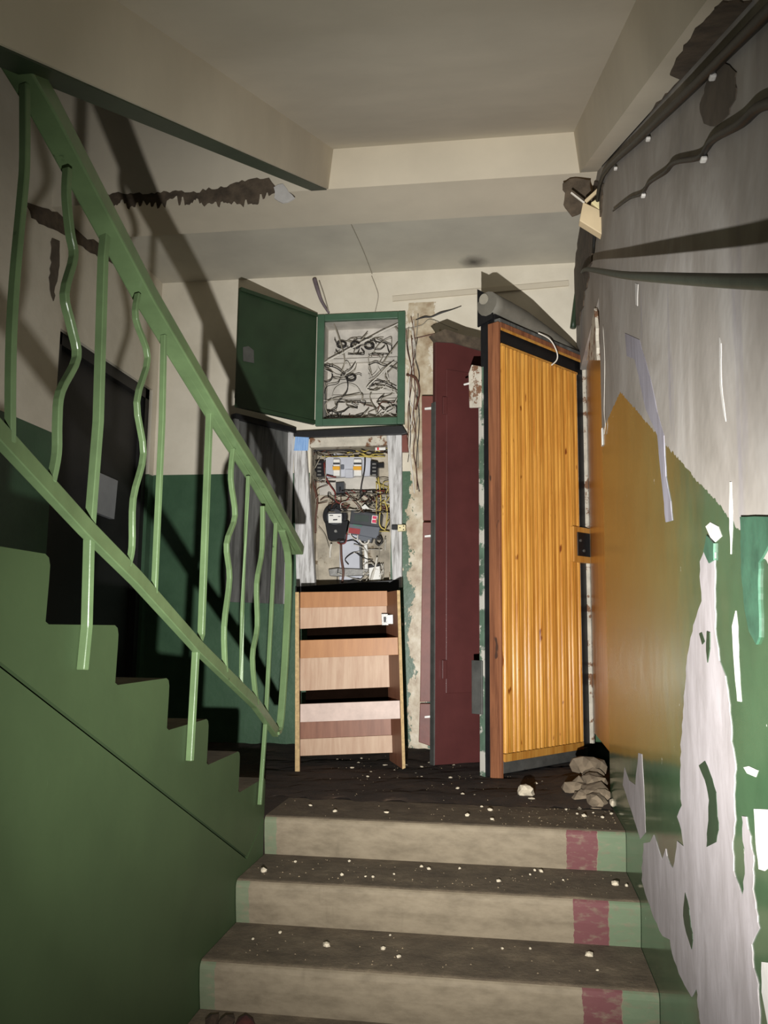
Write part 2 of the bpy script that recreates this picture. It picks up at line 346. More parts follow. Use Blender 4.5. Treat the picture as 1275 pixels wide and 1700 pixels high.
# ------------------------------------------------------------------ lower flight
def step_profile(y0, zt, depth):
    q = []
    for i in range(6):                       # rounded nosing
        a = math.pi/2+math.pi/2*i/5; q.append((y0+.022+.022*math.cos(a), zt-.022+.022*math.sin(a)))
    q += [(y0+.004, zt-.07), (y0+.016, zt-RS-.003), (y0+depth, zt-RS-.003), (y0+depth, zt)]
    return q
fl = thing('staircase', (.6, -1.2, -.6), 'beige concrete flight with dirty treads and painted red stripe climbing to the landing', 'staircase')
for k in range(11):
    y0, zt = -T_*k, -RS*k; dp = .345 if k == 0 else T_+.02
    pr = step_profile(y0, zt, dp); m = MB(); m.prism([(.002, y, z) for y, z in pr], (W_-.003, 0, 0))
    o = m.build('step', None, fl, mats=[M['riser'], M['tread']])
    for p in o.data.polygons:
        if p.normal.z > .75: p.material_index = 1
MB().prism([(.02, .3, -.14), (.02, -T_*10, -RS*11), (.02, -T_*10, -RS*11-.2), (.02, .3, -.34)], (W_-.04, 0, 0)).build('waist_slab', M['riser'], fl)

# ------------------------------------------------------------------ left flight rising back toward the viewer
fl2 = thing('staircase', (-.6, -1.2, .6), 'green-sided concrete flight with a stepped edge rising at the left', 'staircase')
def crack(y): return .087+(-y)*.425-.08     # joint line below the flight
c0, c1 = at(0, 1102, 0, 0), at(410, 1424, 0, 0); ck = (c0.z-c1.z)/(c0.y-c1.y)
def crack(y): return c1.z+(y-c1.y)*ck
for k in range(1, 10):
    y0 = .004-T_*(k-1); zt = RS*k
    pr = [(y0+.0, zt-.045), (y0, zt-.02), (y0-.006, zt-.006), (y0-.02, zt), (y0-T_-.002, zt), (y0-.004, zt-RS-.001)]
    # each step is its own wedge of the flight, green on the side, bare concrete on top
    m = MB(); m.prism([(0, y, z) for y, z in pr], (XL+.002, 0, 0)); o = m.build('step', None, fl2, mats=[M['green_stair'], M['tread'], M['riser']])
    for p in o.data.polygons:
        if p.normal.z > .75: p.material_index = 1
        elif p.normal.y > .5: p.material_index = 2
yb = .004-T_*9
m = MB(); m.prism([(0, .004-.014, 0), (0, c1.y+.02, crack(c1.y+.02)) if crack(c1.y+.02) < 0 else (0, .004, 0), (0, yb, crack(yb)), (0, yb, RS*9)]+
                  [q for k in range(9, 0, -1) for q in ((0, .004-T_*k-.004+.0, RS*k-RS-.002+RS*0), (0, .004-T_*(k-1)-.014, RS*(k-1)-.002))][0:0]+[(0, .0, RS*.0)][0:0], (XL+.002, 0, 0))
m.b.free(); m = MB()
# waist of the flight (below the steps, above the joint)
m.prism([(-.0003, .002, -.002), (-.0003, c1.y, crack(c1.y)+.004), (-.0003, yb, crack(yb)+.004), (-.0003, yb, RS*9+.003), (-.0003, .002, .006)], (XL+.002, 0, 0))
m.build('waist_slab', M['green_stair'], fl2)
struct(MB().prism([(-.0, .0, -.01), (0, c1.y, crack(c1.y)-.006), (0, yb, crack(yb)-.006), (0, yb, -2.0), (0, .0, -2.0)], (-.12, 0, 0)).build('wall_stair', M['green_stair']))
# concrete cheek at the foot of the flight
MB().mm((0, .0, -.002), (.03, .0, .0)).b.free()

# ------------------------------------------------------------------ upper flight overhead (ribbed underside)
UA = 2.385
def zu(y): return UA+SL*y
fl3 = thing('staircase', (.6, -1.2, 1.9), 'whitewashed ribbed underside of the concrete flight overhead', 'staircase')
ya, yz = .40, -2.9
def sl(x0, x1, lo, hi, nm, mat, x0b=None, x1b=None):
    x0b = x0 if x0b is None else x0b; x1b = x1 if x1b is None else x1b
    P = [(x0b, ya, zu(ya)+lo), (x1b, ya, zu(ya)+lo), (x1, ya, zu(ya)+hi), (x0, ya, zu(ya)+hi)]
    m = MB(); d = Vector((0, yz-ya, zu(yz)-zu(ya))); m.prism(P, d); return m.build(nm, mat, fl3)
sl(.02, W_-.01, .185, .30, 'slab', M['soffit'])
sl(.045, .115, .0, .20, 'rib', M['cream'], .05, .095)
sl(1.145, W_-.001, .0, .20, 'rib', M['cream'], 1.168, W_-.001)
# green painted outer stringer face and its underside strip
P = [(.02, ya, zu(ya)-.004), (.088, ya, zu(ya)-.004), (.088, ya, zu(ya)+.0), (.046, ya, zu(ya)+.0), (.046, ya, zu(ya)+.30), (.02, ya, zu(ya)+.30)]
MB().prism(P, (0, yz-ya, zu(yz)-zu(ya))).build('stringer_edge', M['green_dark'], fl3)
for k in range(10):
    y1 = ya-.02-T_*k; MB().mm((.05, y1-T_, zu(y1)+.302), (W_-.03, y1, zu(y1)+.302+RS)).build('step', M['riser'], fl3)

# ------------------------------------------------------------------ railing of the left flight
def px_poly(pts, x): return [at(a, b, 0, x) for a, b in pts]
rl = thing('stair_railing', (.02, -.7, .9), 'green painted steel stair railing with straight and wavy bars', 'railing')
MB().strip(px_poly([(22, 90), (70, 170), (240, 488), (360, 690), (430, 800), (494, 914)], .02), .052, .038).build('handrail', M['green_paint'], rl, .004)
MB().strip(px_poly([(-60, 657), (0, 722), (141, 875), (226, 960), (329, 1075), (423, 1167), (458, 1216)], .016), .022, .034).build('bottom_rail', M['green_paint'], rl, .002)
MB().strip(px_poly([(26, 108), (74, 188), (244, 506), (362, 704), (428, 808), (486, 912)], .012), .022, .03).build('top_flat', M['green_paint'], rl, .002)
BAL = [('wavy_bar', [(41, 140), (41, 264), (37, 325), (24, 468), (18, 590), (17, 735)], .02, .022),
 ('wavy_bar', [(112, 280), (110, 325), (116, 386), (122, 427), (107, 488), (118, 541), (127, 594), (100, 651), (95, 700), (94, 753), (85, 800)], .02, .022),
 ('post', [(176, 375), (171, 427), (163, 700), (148, 890), (144, 1040), (137, 1112)], .012, .026),
 ('wavy_bar', [(229, 488), (225, 529), (245, 594), (227, 668), (238, 753), (221, 828), (219, 908), (212, 940)], .02, .018),
 ('straight_bar', [(272, 556), (269, 700), (256, 985)], .02, .019),
 ('post', [(348, 680), (334, 1054), (325, 1082), (315, 1263)], .012, .024),
 ('wavy_bar', [(387, 745), (383, 795), (390, 856), (376, 903), (381, 960), (372, 1040), (374, 1116)], .02, .02),
 ('twisted_bar', [(412, 790), (407, 903), (402, 1016), (400, 1144)], .02, .016),
 ('wavy_bar', [(436, 840), (435, 913), (426, 969), (427, 1040), (419, 1092), (426, 1170)], .02, .02),
 ('post', [(458, 868), (442, 1181), (437, 1252), (431, 1336)], .012, .018),
 ('flat_bar', [(468, 880), (479, 935), (475, 1063), (466, 1195), (458, 1218)], .02, .034)]
for nm, pts, x, wd in BAL:
    P = px_poly(pts, x); Q = []
    if len(P) > 3 and nm in ('wavy_bar', 'flat_bar'):
        for i in range(len(P)-1):
            p0, p1, p2, p3 = P[max(i-1, 0)], P[i], P[i+1], P[min(i+2, len(P)-1)]
            for j in range(4):
                t = j/4; Q.append(.5*((2*p1)+(p2-p0)*t+(2*p0-5*p1+4*p2-p3)*t*t+(3*p1-p0-3*p2+p3)*t**3))
        Q.append(P[-1])
    else: Q = P
    MB().strip(Q, wd*.8, wd*.55 if nm != 'flat_bar' else .012, (1, -.3, 0), twist=2.4 if nm == 'twisted_bar' else 0).build(nm, M['green_paint'], rl, .0015, 1)

# ------------------------------------------------------------------ right wall: peeled plaster, clips, cables
def patch(pts, nm, mat, th=.003, off=0):
    P = [at(a, b, 0, W_-off) for a, b in pts]; m = MB(); m.prism([p+Vector((.001, 0, 0)) for p in P], (-th-.001, 0, 0)); return m.build(nm, mat, wr)
def jag(pts, amp=1.6, step=9, seed=1):          # roughen an outline
    q = random.Random(seed); out = []
    for (x0, y0), (x1, y1) in zip(pts, pts[1:]+pts[:1]):
        n = max(1, int(math.hypot(x1-x0, y1-y0)/step))
        for i in range(n):
            t = i/n; e = 0 if i == 0 else amp; out.append((x0+(x1-x0)*t+q.uniform(-e, e), y0+(y1-y0)*t+q.uniform(-e, e)))
    return out
BIG = [(1171, 912), (1163, 932), (1164, 971), (1166, 998), (1160, 1013), (1152, 1038), (1146, 1070), (1141, 1100), (1138, 1144), (1135, 1181), (1132, 1226), (1130, 1303), (1133, 1337), (1125, 1356), (1132, 1378), (1136, 1405), (1125, 1396), (1118, 1442), (1112, 1432), (1106, 1409), (1100, 1428), (1086, 1386), (1080, 1398), (1069, 1400), (1066, 1462), (1083, 1515), (1101, 1554), (1113, 1560), (1120, 1594), (1133, 1626), (1149, 1655), (1157, 1640), (1162, 1690), (1166, 1730),
 (1263, 1730), (1260, 1634), (1252, 1607), (1249, 1568), (1262, 1541), (1251, 1476), (1252, 1420), (1240, 1356), (1233, 1355), (1238, 1440), (1234, 1488), (1219, 1446), (1217, 1398), (1222, 1361), (1220, 1330), (1222, 1268), (1215, 1230), (1214, 1193), (1210, 1156), (1205, 1122), (1195, 1097), (1191, 1065), (1188, 1043), (1189, 1018), (1188, 998), (1188, 917)]
patch(jag(BIG, 1.2, 10), 'plaster_patch', M['plaster'], .0015)
for i, (pts, mt) in enumerate([
 ([(1037, 1274), (1034, 1303), (1053, 1361), (1063, 1393), (1072, 1382), (1069, 1303), (1066, 1252), (1060, 1250), (1055, 1303), (1044, 1295)], 'plaster'),
 ([(1252, 1343), (1255, 1398), (1260, 1443), (1270, 1446), (1290, 1430), (1290, 1345)], 'plaster_edge'),
 ([(1265, 1597), (1265, 1647), (1275, 1700), (1290, 1720), (1290, 1600)], 'plaster_edge'),
 ([(1235, 1274), (1241, 1284), (1255, 1290), (1259, 1279), (1244, 1272)], 'plaster_edge'),
 ([(1172, 874), (1180, 867), (1193, 874), (1199, 890), (1188, 900), (1180, 892)], 'plaster_edge'),
 ([(1216, 1040), (1222, 1014), (1225, 1040), (1226, 1090), (1231, 1165), (1225, 1164), (1219, 1095)], 'plaster_edge'),
 ([(1212, 800), (1215, 800), (1217, 850), (1214, 920), (1211, 850)], 'plaster_edge'),
 ([(1195, 560), (1198, 570), (1199, 640), (1206, 700), (1203, 690), (1196, 640)], 'plaster_edge'),
 ([(1055, 470), (1060, 472), (1059, 508), (1056, 506)], 'plaster_edge'),
 ([(1038, 553), (1062, 564), (1081, 631), (1092, 685), (1103, 723), (1106, 791), (1114, 832), (1117, 864), (1106, 867), (1100, 805), (1092, 723), (1073, 680), (1054, 596), (1041, 591)], 'plaster_lilac')]):
    patch(jag(pts, .5, 14, i), 'plaster_patch', M[mt], .0006+.0001*i)
for i, pts in enumerate([
 [(1172, 1263), (1162, 1271), (1172, 1295), (1179, 1329), (1175, 1406), (1191, 1398), (1195, 1377), (1191, 1316), (1180, 1282)],
 [(1139, 1482), (1136, 1520), (1141, 1548), (1150, 1576), (1152, 1560), (1146, 1510)],
 [(1163, 1052), (1167, 1050), (1172, 1065), (1168, 1070)], [(1176, 1048), (1181, 1050), (1181, 1075), (1177, 1100), (1175, 1080)],
 [(1232, 858), (1235, 964), (1240, 1013), (1247, 1048), (1259, 1070), (1264, 1058), (1263, 934), (1280, 905), (1280, 858)],
 [(1176, 888), (1188, 902), (1188, 930), (1180, 935), (1171, 915)]]):
    patch(jag(pts, .8, 10, 30+i), 'paint_flake', M['green_flake'] if i > 3 else M['green_dark'], .0024+.0003*i)
# dark blot and bared concrete in the corner
patch(jag([(1176, 130), (1205, 105), (1224, 120), (1222, 165), (1206, 195), (1190, 210), (1170, 205), (1163, 180)], 2, 8, 5), 'dark_blot', M['grey_brown_mark'], .002)
patch(jag([(988, 300), (1003, 305), (1000, 350), (985, 420), (962, 540), (950, 540), (952, 470), (962, 390), (970, 330)], 2, 8, 6), 'broken_plaster', M['old_concrete'], .006)
patch(jag([(991, 512), (994, 545), (996, 598), (978, 598), (984, 560)], .8, 9, 7), 'broken_plaster', M['peel'], .012)
# broken plaster along the beam edge and left of it
tb = bpy.data.objects['trim_1']
def bpatch(pts, nm, mat, y, th, par, seed=3, amp=2.5):
    P = [at(a, b, 1, y) for a, b in jag(pts, amp, 7, seed)]; m = MB(); m.prism([p+Vector((0, .002, 0)) for p in P], (0, -th-.002, 0)); return m.build(nm, mat, par)
q = random.Random(21); top, bot = [], []
def lerp_tab(t, x): 
    for (x0, y0), (x1, y1) in zip(t, t[1:]):
        if x0 <= x <= x1: return y0+(y1-y0)*(x-x0)/(x1-x0)
TT = [(170, 322), (260, 320), (330, 318), (380, 308), (420, 297), (448, 298), (466, 322)]; BT = [(170, 338), (250, 341), (300, 334), (345, 336), (395, 342), (420, 338), (445, 322), (466, 330)]
x = 172
while x < 464:
    y0, y1 = lerp_tab(TT, x), lerp_tab(BT, x); top.append((x, y0+q.uniform(-3, 3))); 
    e = y1+q.choice((q.uniform(-9, 0), q.uniform(0, 7))); e = max(e, y0+5); bot.append((x+q.uniform(-1, 1), e)); bot.append((x+2.2, e+q.uniform(-2, 2))); x += 5
bpatch(top+bot[::-1], 'broken_plaster', M['old_concrete'], .40, .003, tb, 3, .5)
wlft = bpy.data.objects['wall_left']
for i_, pts in enumerate(([(40, 335), (70, 345), (95, 352), (120, 372), (150, 395), (185, 418), (215, 440), (245, 462), (225, 464), (190, 440), (150, 420), (110, 392), (80, 378), (52, 362)], [(86, 395), (98, 400), (96, 450), (88, 500), (82, 470)])):
    P = [at(a, b, 0, XL) for a, b in jag(pts, 2, 8, 40+i_)]; MB().prism([p-Vector((.002, 0, 0)) for p in P], (.006, 0, 0)).build('broken_plaster', M['old_concrete' if i_ == 0 else 'grey_brown_mark'], wlft)
bpatch([(455, 312), (470, 306), (480, 320), (490, 330), (470, 338), (456, 330)], 'broken_plaster', M['plaster_edge'], .40, .006, tb, 4, 2)
bpatch([(934, 305), (955, 296), (980, 300), (986, 330), (968, 352), (950, 360), (938, 345)], 'broken_plaster', M['old_concrete'], .40, .003, tb, 8, 3)
# brown bared patch along the rib of the overhead flight
xr = W_-.03
def rpt(px, py):                                # point on the sloped rib underside
    d = fw+rt*((px-637.5)/F)-up*((py-850)/F); t = (zu(CAM.y)-CAM.z)/(d.z-SL*d.y); return CAM+d*t
P = [rpt(a, b) for a, b in jag([(1200, 0), (1172, 30), (1150, 55), (1128, 90), (1112, 122), (1130, 130), (1100, 165), (1084, 180), (1070, 205), (1040, 240), (1010, 275), (1030, 262), (1100, 200), (1180, 125), (1262, 45), (1262, 0)], 3, 8, 9)]
P = [Vector((min(p.x, W_-.003), p.y, p.z)) for p in P]
MB().prism([p+Vector((0, 0, .002)) for p in P], (0, 0, -.006)).build('broken_plaster', M['old_concrete'], fl3)
# conduit parallel to the flight, clipped off the wall
def wline(pts, off): return [at(a, b, 0, W_-off) for a, b in pts]
cb = thing('conduit', at(1120, 460, 0, W_), 'thick dark conduit clipped along the right wall, parallel to the flight', 'cable')
pp = [((966, 452), .008), ((975, 447), .045), ((1030, 456), .06), ((1100, 461), .062), ((1200, 466), .062), ((1300, 469), .062), ((1420, 474), .04), ((1520, 474), .012)]
MB().tube([at(*q, 0, W_-o_) for q, o_ in pp], [.007, .010, .011, .0105, .010, .010], 10).build('pipe', plain('dark_olive_pipe', (58, 64, 52), .6), cb)
cb = thing('wavy_cable', at(1100, 300, 0, W_), 'wavy dark cable running up the bare plaster above the thick conduit', 'cable')
MB().tube(wline([(1018, 350), (1045, 330), (1066, 322), (1078, 304), (1105, 286), (1120, 270), (1160, 262), (1172, 248), (1186, 230), (1230, 205), (1260, 178), (1300, 166)], .008), [.003, .004, .005, .006, .008, .009], 8).build('sheath', M['cable_gap_black'], cb)
for q in ((1068, 325), (1168, 265)):
    p = at(*q, 0, W_-.008); MB().box(p, (.012, .016, .008)).build('clip', M['plaster_edge'], cb, .003)
cb = thing('dark_gap_strip', at(1100, 200, 0, W_), 'black strip standing in for the dark gap between overhead flight and right wall', 'cable')  # black tube added in place of the dark gap between rib and wall
MB().tube(wline([(985, 420), (990, 350), (1002, 290), (1060, 232), (1130, 165), (1200, 95), (1275, 20), (1330, -35)], .012), [.006, .009, .010, .010, .011], 8).build('sheath', M['cable_gap_black'], cb)
for q in ((1022, 280), (1076, 231), (1183, 128)):
    p = at(*q, 0, W_-.008); MB().box(p, (.012, .016, .008)).build('clip', M['plaster_edge'], cb, .003)
cb = thing('corner_pipe', at(955, 500, 1, L_), 'dark green pipe standing in the corner beside the white wall', 'pipe')
MB().tube([at(966, 440, 1, L_-.03), at(958, 490, 1, L_-.03), at(951, 545, 1, L_-.03)], .016, 8).build('pipe', M['green_dark'], cb)
# junction box hanging from the corner
jb = thing('junction_box', at(985, 350, 0, W_-.03), 'cream plastic junction box hanging askew in the upper right corner', 'box')
y = at(985, 350, 0, W_-.03).y
def jq(pts, y): return [at(a, b, 1, y) for a, b in pts]
MB().prism(jq([(968, 335), (1004, 352), (1005, 372), (999, 389), (962, 366)], y), (0, .05, 0)).build('cover', M['jbox'], jb, .003)
MB().prism(jq([(981, 336), (1003, 322), (1006, 350), (999, 351)], y+.005), (0, .045, 0)).build('body', M['beige_plastic'], jb, .003)
MB().bar(at(972, 335, 1, y-.005), at(1007, 303, 1, y-.005), .012, .014, (0, 1, 0)).build('hook', M['jbox'], jb, .002)
MB().bar(at(948, 320, 1, y), at(970, 337, 1, y), .006, .006, (0, 1, 0)).build('wire', WIRE[2], jb)

# ------------------------------------------------------------------ upper green wire box
def P1(px, py, off=0): return at(px, py, 1, L_+off)
def frame_px(q, w_, y0, y1, nm, mat, root, bev=.003):
    (x0, z1), (x1, z0) = q
    for a, b in (((x0, z0), (x0+w_, z1)), ((x1-w_, z0), (x1, z1)), ((x0+w_, z1-w_), (x1-w_, z1)), ((x0+w_, z0), (x1-w_, z0+w_))):
        MB().mm((a[0], y0, a[1]), (b[0], y1, b[1])).build(nm, mat, root, bev)
bx0, bx1 = P1(525, 610, -.03).x, P1(672, 610, -.03).x; bz1, bz0 = P1(600, 519, -.03).z, P1(600, 705, -.03).z
wb = thing('wire_box', (.02, L_, bz0), 'open green steel wall box stuffed with tangled wires, above the meter niche', 'electrical box')
for nm, a, b in (('frame_stile', (bx0, bz0), (bx0+.042, bz1)), ('frame_stile', (bx1-.042, bz0), (bx1, bz1)), ('frame_rail', (bx0+.042, bz1-.04), (bx1-.042, bz1)), ('frame_rail', (bx0+.042, bz0), (bx1-.042, bz0+.04))):
    MB().mm((a[0], L_-.03, a[1]), (b[0], L_-.001, b[1])).build(nm, M['green_box'], wb, .003)
def niche(h, dep, mat, root):
    x0, x1, z0, z1 = h; t = .006
    m = MB(); m.mm((x0, L_+dep, z0), (x1, L_+dep+t, z1))
    m.mm((x0, L_, z0), (x0+t, L_+dep, z1)).mm((x1-t, L_, z0), (x1, L_+dep, z1)).mm((x0+t, L_, z0), (x1-t, L_+dep, z0+t)).mm((x0+t, L_, z1-t), (x1-t, L_+dep, z1))
    return m.build('back_box', mat, root)
niche(BX, .16, M['inner_grey'], wb)
for py in (600, 660): 
    a, b = P1(552, py, .14), P1(660, py-3, .14); MB().mm((a.x, L_+.13, a.z-.012), (b.x, L_+.16, a.z+.012)).build('rail', M['inner_grey'], wb, .002)
MB().bar(P1(536, 604, .02), P1(662, 537, .01), .006, .006, (0, 1, 0)).build('brace_wire', WIRE[2], wb)
MB().bar(P1(536, 530, .10), P1(540, 697, .10), .03, .012, (0, 1, 0)).build('cable_duct', M['grey_steel'], wb)
def wires(root, box, n, rr, cols, seed, yr, loops=True, npt=(4, 7), spread=1):
    q = random.Random(seed)
    for i in range(n):
        x, y = q.uniform(box[0], box[2]), q.uniform(box[1], box[3]); pts = []
        ang = q.uniform(0, 6.28); st = q.uniform(10, 22)*spread
        for j in range(q.randint(*npt)):
            pts.append(P1(min(max(x, box[0]), box[2]), min(max(y, box[1]), box[3]), q.uniform(*yr))); ang += q.uniform(-.9, 1.3); x += st*math.cos(ang); y += st*math.sin(ang)*.8
        MB().tube(pts, q.uniform(*rr), 5, 5).build('wire', WIRE[q.choice(cols)], root)
wires(wb, (540, 668, 658, 692), 26, (.0022, .0036), (0, 0, 1, 1, 2, 3), 1, (.02, .12))
wires(wb, (612, 590, 660, 690), 20, (.002, .0035), (0, 1, 0, 2, 3), 2, (.02, .12))
wires(wb, (556, 562, 650, 588), 14, (.002, .0032), (0, 1, 1, 0), 3, (.05, .13))
wires(wb, (538, 600, 600, 665), 9, (.002, .003), (0, 1, 2), 4, (.03, .12))
for c in ((567, 572), (590, 573), (613, 574), (583, 627)):
    for k in range(2):
        MB().tube([P1(c[0]+(9-k*2)*math.cos(t)*.9, c[1]+(6-k)*math.sin(t), .10-.012*k) for t in [i*.7 for i in range(10)]], .0034, 5, 3).build('wire_coil', WIRE[1], wb)
MB().tube([P1(543+9*math.cos(t), 624+10*math.sin(t), .07) for t in [i*.65 for i in range(11)]], .004, 6, 3).build('wire_coil', WIRE[1], wb)
for pts in ([(545, 690), (540, 672), (555, 662), (580, 658), (600, 655), (602, 664)], [(538, 605), (560, 612), (575, 628), (576, 650), (560, 668)], [(654, 600), (640, 612), (628, 625), (612, 640), (610, 648), (630, 650)], [(660, 570), (645, 590), (634, 606)], [(554, 536), (566, 572), (572, 600), (566, 620)], [(654, 540), (662, 552)], [(610, 553), (604, 560), (598, 566)]):
    MB().tube([P1(a, b, .05) for a, b in pts], .0034, 6, 5).build('wire', WIRE[R_.choice((0, 1, 0, 2))], wb)
# open leaf of the box: hinged on the left stile
hx = Vector((bx0, L_-.03, 0)); fr = Vector((-.556, L_-.47, 0)); dv = (fr-hx); dl = dv.length; dv.normalize(); nv = Vector((-dv.y, dv.x, 0)) if dv.x*0+1 else None
if nv.x < 0: nv = -nv
zt_, zb_ = bz1, bz0+.005
m = MB(); m.hull([hx+dv*.004+Vector((0, 0, zb_)), hx+dv*dl+Vector((0, 0, zb_)), hx+dv*dl-nv*.012+Vector((0, 0, zb_)), hx+dv*.004-nv*.012+Vector((0, 0, zb_))],
                 [hx+dv*.004+Vector((0, 0, zt_)), hx+dv*dl+Vector((0, 0, zt_)), hx+dv*dl-nv*.012+Vector((0, 0, zt_)), hx+dv*.004-nv*.012+Vector((0, 0, zt_))])
lf = m.build('door_leaf', M['green_dark'], wb)
for z0, z1 in ((zt_-.02, zt_), (zb_, zb_+.02)):
    MB().hull([hx+dv*.01+nv*e+Vector((0, 0, z0)) for e in (0, .014)]+[hx+dv*dl+nv*e+Vector((0, 0, z0)) for e in (.014, 0)], [hx+dv*.01+nv*e+Vector((0, 0, z1)) for e in (0, .014)]+[hx+dv*dl+nv*e+Vector((0, 0, z1)) for e in (.014, 0)]).build('flange', M['green_dark'], lf)
lk = hx+dv*(dl*.88)+Vector((0, 0, zb_+(zt_-zb_)*.46))
MB().hull([lk+nv*.001+dv*a+Vector((0, 0, b)) for a, b in ((-.04, -.04), (.03, -.045), (.035, .03), (.0, .045), (-.035, .03))], [lk+nv*.004+dv*a+Vector((0, 0, b)) for a, b in ((-.04, -.04), (.03, -.045), (.035, .03), (.0, .045), (-.035, .03))]).build('scuffed_patch', M['grey_steel'], lf)
# flexible conduit stub above the box
cs = thing('conduit_stub', P1(527, 500), 'short violet-grey cable bundle entering the green box from above', 'cable')
MB().tube([P1(522, 463, -.02), P1(527, 480, -.03), P1(534, 500, -.03), P1(546, 520, -.035)], [.013, .012, .009, .006], 8).build('sheath', plain('violet_grey_sheath', (112, 100, 104), .7), cs)
MB().tube([P1(530, 466, -.02), P1(538, 490, -.035), P1(546, 519, -.036)], .003, 6).build('wire', WIRE[0], cs)
cs = thing('thin_wire', P1(620, 480), 'thin pale wire hanging from the ceiling joint down the white wall', 'wire')
MB().tube([P1(590, 372, -.5), P1(606, 415, -.28)], .0016, 5, 1).b.free()
MB().tube([P1(617, 458, -.01), P1(624, 476, -.012), P1(628, 492, -.012), P1(623, 517, -.012)], .0022, 5).build('wire', WIRE[0], cs)
s0, s1 = at(581, 368, 2, 2.706), at(619, 458, 2, 2.706)
MB().tube([s0, (s0+s1)/2+Vector((.006, 0, 0)), s1], .0022, 5).build('wire', WIRE[0], cs)

# ------------------------------------------------------------------ meter niche
mc = thing('meter_cabinet', (-.05, L_, CX_[2]), 'open electricity meter niche in a whitewashed plank surround, crowded with wiring', 'electrical box')
def slab_px(q, y0, y1, nm, mat, root, bev=.003):
    P = [at(a, b, 1, y0) for a, b in q]; m = MB(); m.prism(P, (0, y1-y0, 0)); return m.build(nm, mat, root, bev)
slab_px([(487, 747), (508, 747), (523, 978), (492, 978)], L_-.045, L_-.002, 'surround_board', M['weathered'], mc)
slab_px([(514, 727), (641, 718), (643, 739), (514, 743)], L_-.04, L_-.002, 'surround_board', M['peel'], mc)
slab_px([(641, 719), (667, 717), (667, 975), (652, 975), (643, 740)], L_-.04, L_-.002, 'surround_board', M['weathered'], mc)
slab_px([(487, 716), (668, 706), (676, 719), (668, 721), (518, 726), (487, 724)], L_-.06, L_-.002, 'top_batten', M['black_steel'], mc)
slab_px([(490, 974), (662, 962), (662, 985), (490, 985)], L_-.05, L_-.002, 'bottom_rail', M['black_steel'], mc)
slab_px([(490, 725), (513, 724), (511, 748), (488, 748)], L_-.048, L_-.044, 'blue_sticker', M['blue_label'], mc, 0)
slab_px([(663, 720), (675, 720), (678, 750), (664, 750)], L_-.03, L_-.002, 'brown_block', M['redbrown'], mc)
niche(CX_, .17, M['inner_tan'], mc)
D = .15
def ip(px, py, off=D): return at(px, py, 1, L_+off)
slab_px([(525, 745), (646, 742), (648, 968), (528, 972)], L_+.155, L_+.168, 'back_panel', M['inner_tan'], mc)
slab_px([(564, 888), (600, 886), (602, 972), (563, 972)], L_+.13, L_+.15, 'zinc_plate', M['pale_plastic'], mc)
slab_px([(530, 795), (628, 790), (628, 820), (530, 822)], L_+.135, L_+.15, 'cross_board', M['inner_grey'], mc)
slab_px([(596, 893), (600, 893), (601, 945), (597, 945)], L_+.10, L_+.13, 'trunking', M['weathered_dark'], mc)
slab_px([(604, 895), (609, 893), (611, 945), (605, 945)], L_+.10, L_+.13, 'trunking', M['white_plastic'], mc)
slab_px([(545, 945), (560, 943), (612, 945), (612, 955), (560, 957), (547, 956)], L_+.09, L_+.12, 'bracket', M['steel'], mc)
slab_px([(612, 940), (630, 936), (632, 964), (613, 966)], L_+.06, L_+.12, 'connector', M['white_plastic'], mc)
slab_px([(611, 938), (630, 935), (630, 940), (611, 943)], L_+.055, L_+.12, 'connector', M['black_plastic'], mc)
# breaker board
bb = thing('breaker_board', ip(575, 780, .13), 'pale grey breaker board with two white amber-toggled breakers at the top of the meter niche', 'breakers')
slab_px([(538, 762), (556, 752), (600, 758), (616, 760), (614, 790), (540, 793)], L_+.115, L_+.135, 'mounting_plate', M['pale_plastic'], bb)
for x0, x1 in ((553, 564), (587, 600)):
    o = slab_px([(x0, 762), (x1, 762), (x1, 790), (x0, 790)], L_+.07, L_+.115, 'breaker', M['white_plastic'], bb, .004)
    slab_px([(x0-1, 774), (x1, 774), (x1, 780), (x0-1, 780)], L_+.058, L_+.071, 'toggle', M['amber'], o, .002)
    slab_px([(x0, 768), (x1, 768), (x1, 771), (x0, 771)], L_+.066, L_+.071, 'slot', M['dark_plastic'], o, 0)
slab_px([(566, 771), (571, 771), (571, 779), (566, 779)], L_+.105, L_+.116, 'latch', M['grey_plastic'], bb)
slab_px([(573, 779), (586, 779), (586, 793), (573, 793)], L_+.095, L_+.115, 'terminal_cover', M['pale_plastic'], bb)
for q in ([(524, 764), (537, 764), (538, 791), (525, 792)], [(615, 764), (627, 766), (627, 790), (614, 788)]):
    o = slab_px(q, L_+.07, L_+.13, 'terminal_block', M['black_plastic'], bb, .004)
    for k in range(4): 
        yy = q[0][1]+5+6*k; slab_px([(q[0][0]+3, yy), (q[0][0]+9, yy), (q[0][0]+9, yy+2.4), (q[0][0]+3, yy+2.4)], L_+.064, L_+.071, 'screw', M['steel'], o, 0)
slab_px([(627, 769), (637, 768), (637, 776), (627, 776)], L_+.09, L_+.12, 'side_lug', M['black_plastic'], bb)
slab_px([(518, 777), (524, 777), (524, 782), (518, 782)], L_+.09, L_+.12, 'side_lug', M['black_plastic'], bb)
rb = thing('relay_box', ip(564, 811, .12), 'small dark grey plastic box fixed below the breakers, above the round meter', 'box')
slab_px([(557, 801), (571, 800), (571, 822), (558, 823)], L_+.08, L_+.135, 'case', M['dark_plastic'], rb, .004)
slab_px([(563, 808), (566, 808), (566, 816), (563, 816)], L_+.076, L_+.081, 'slot', M['black_plastic'], rb, 0)
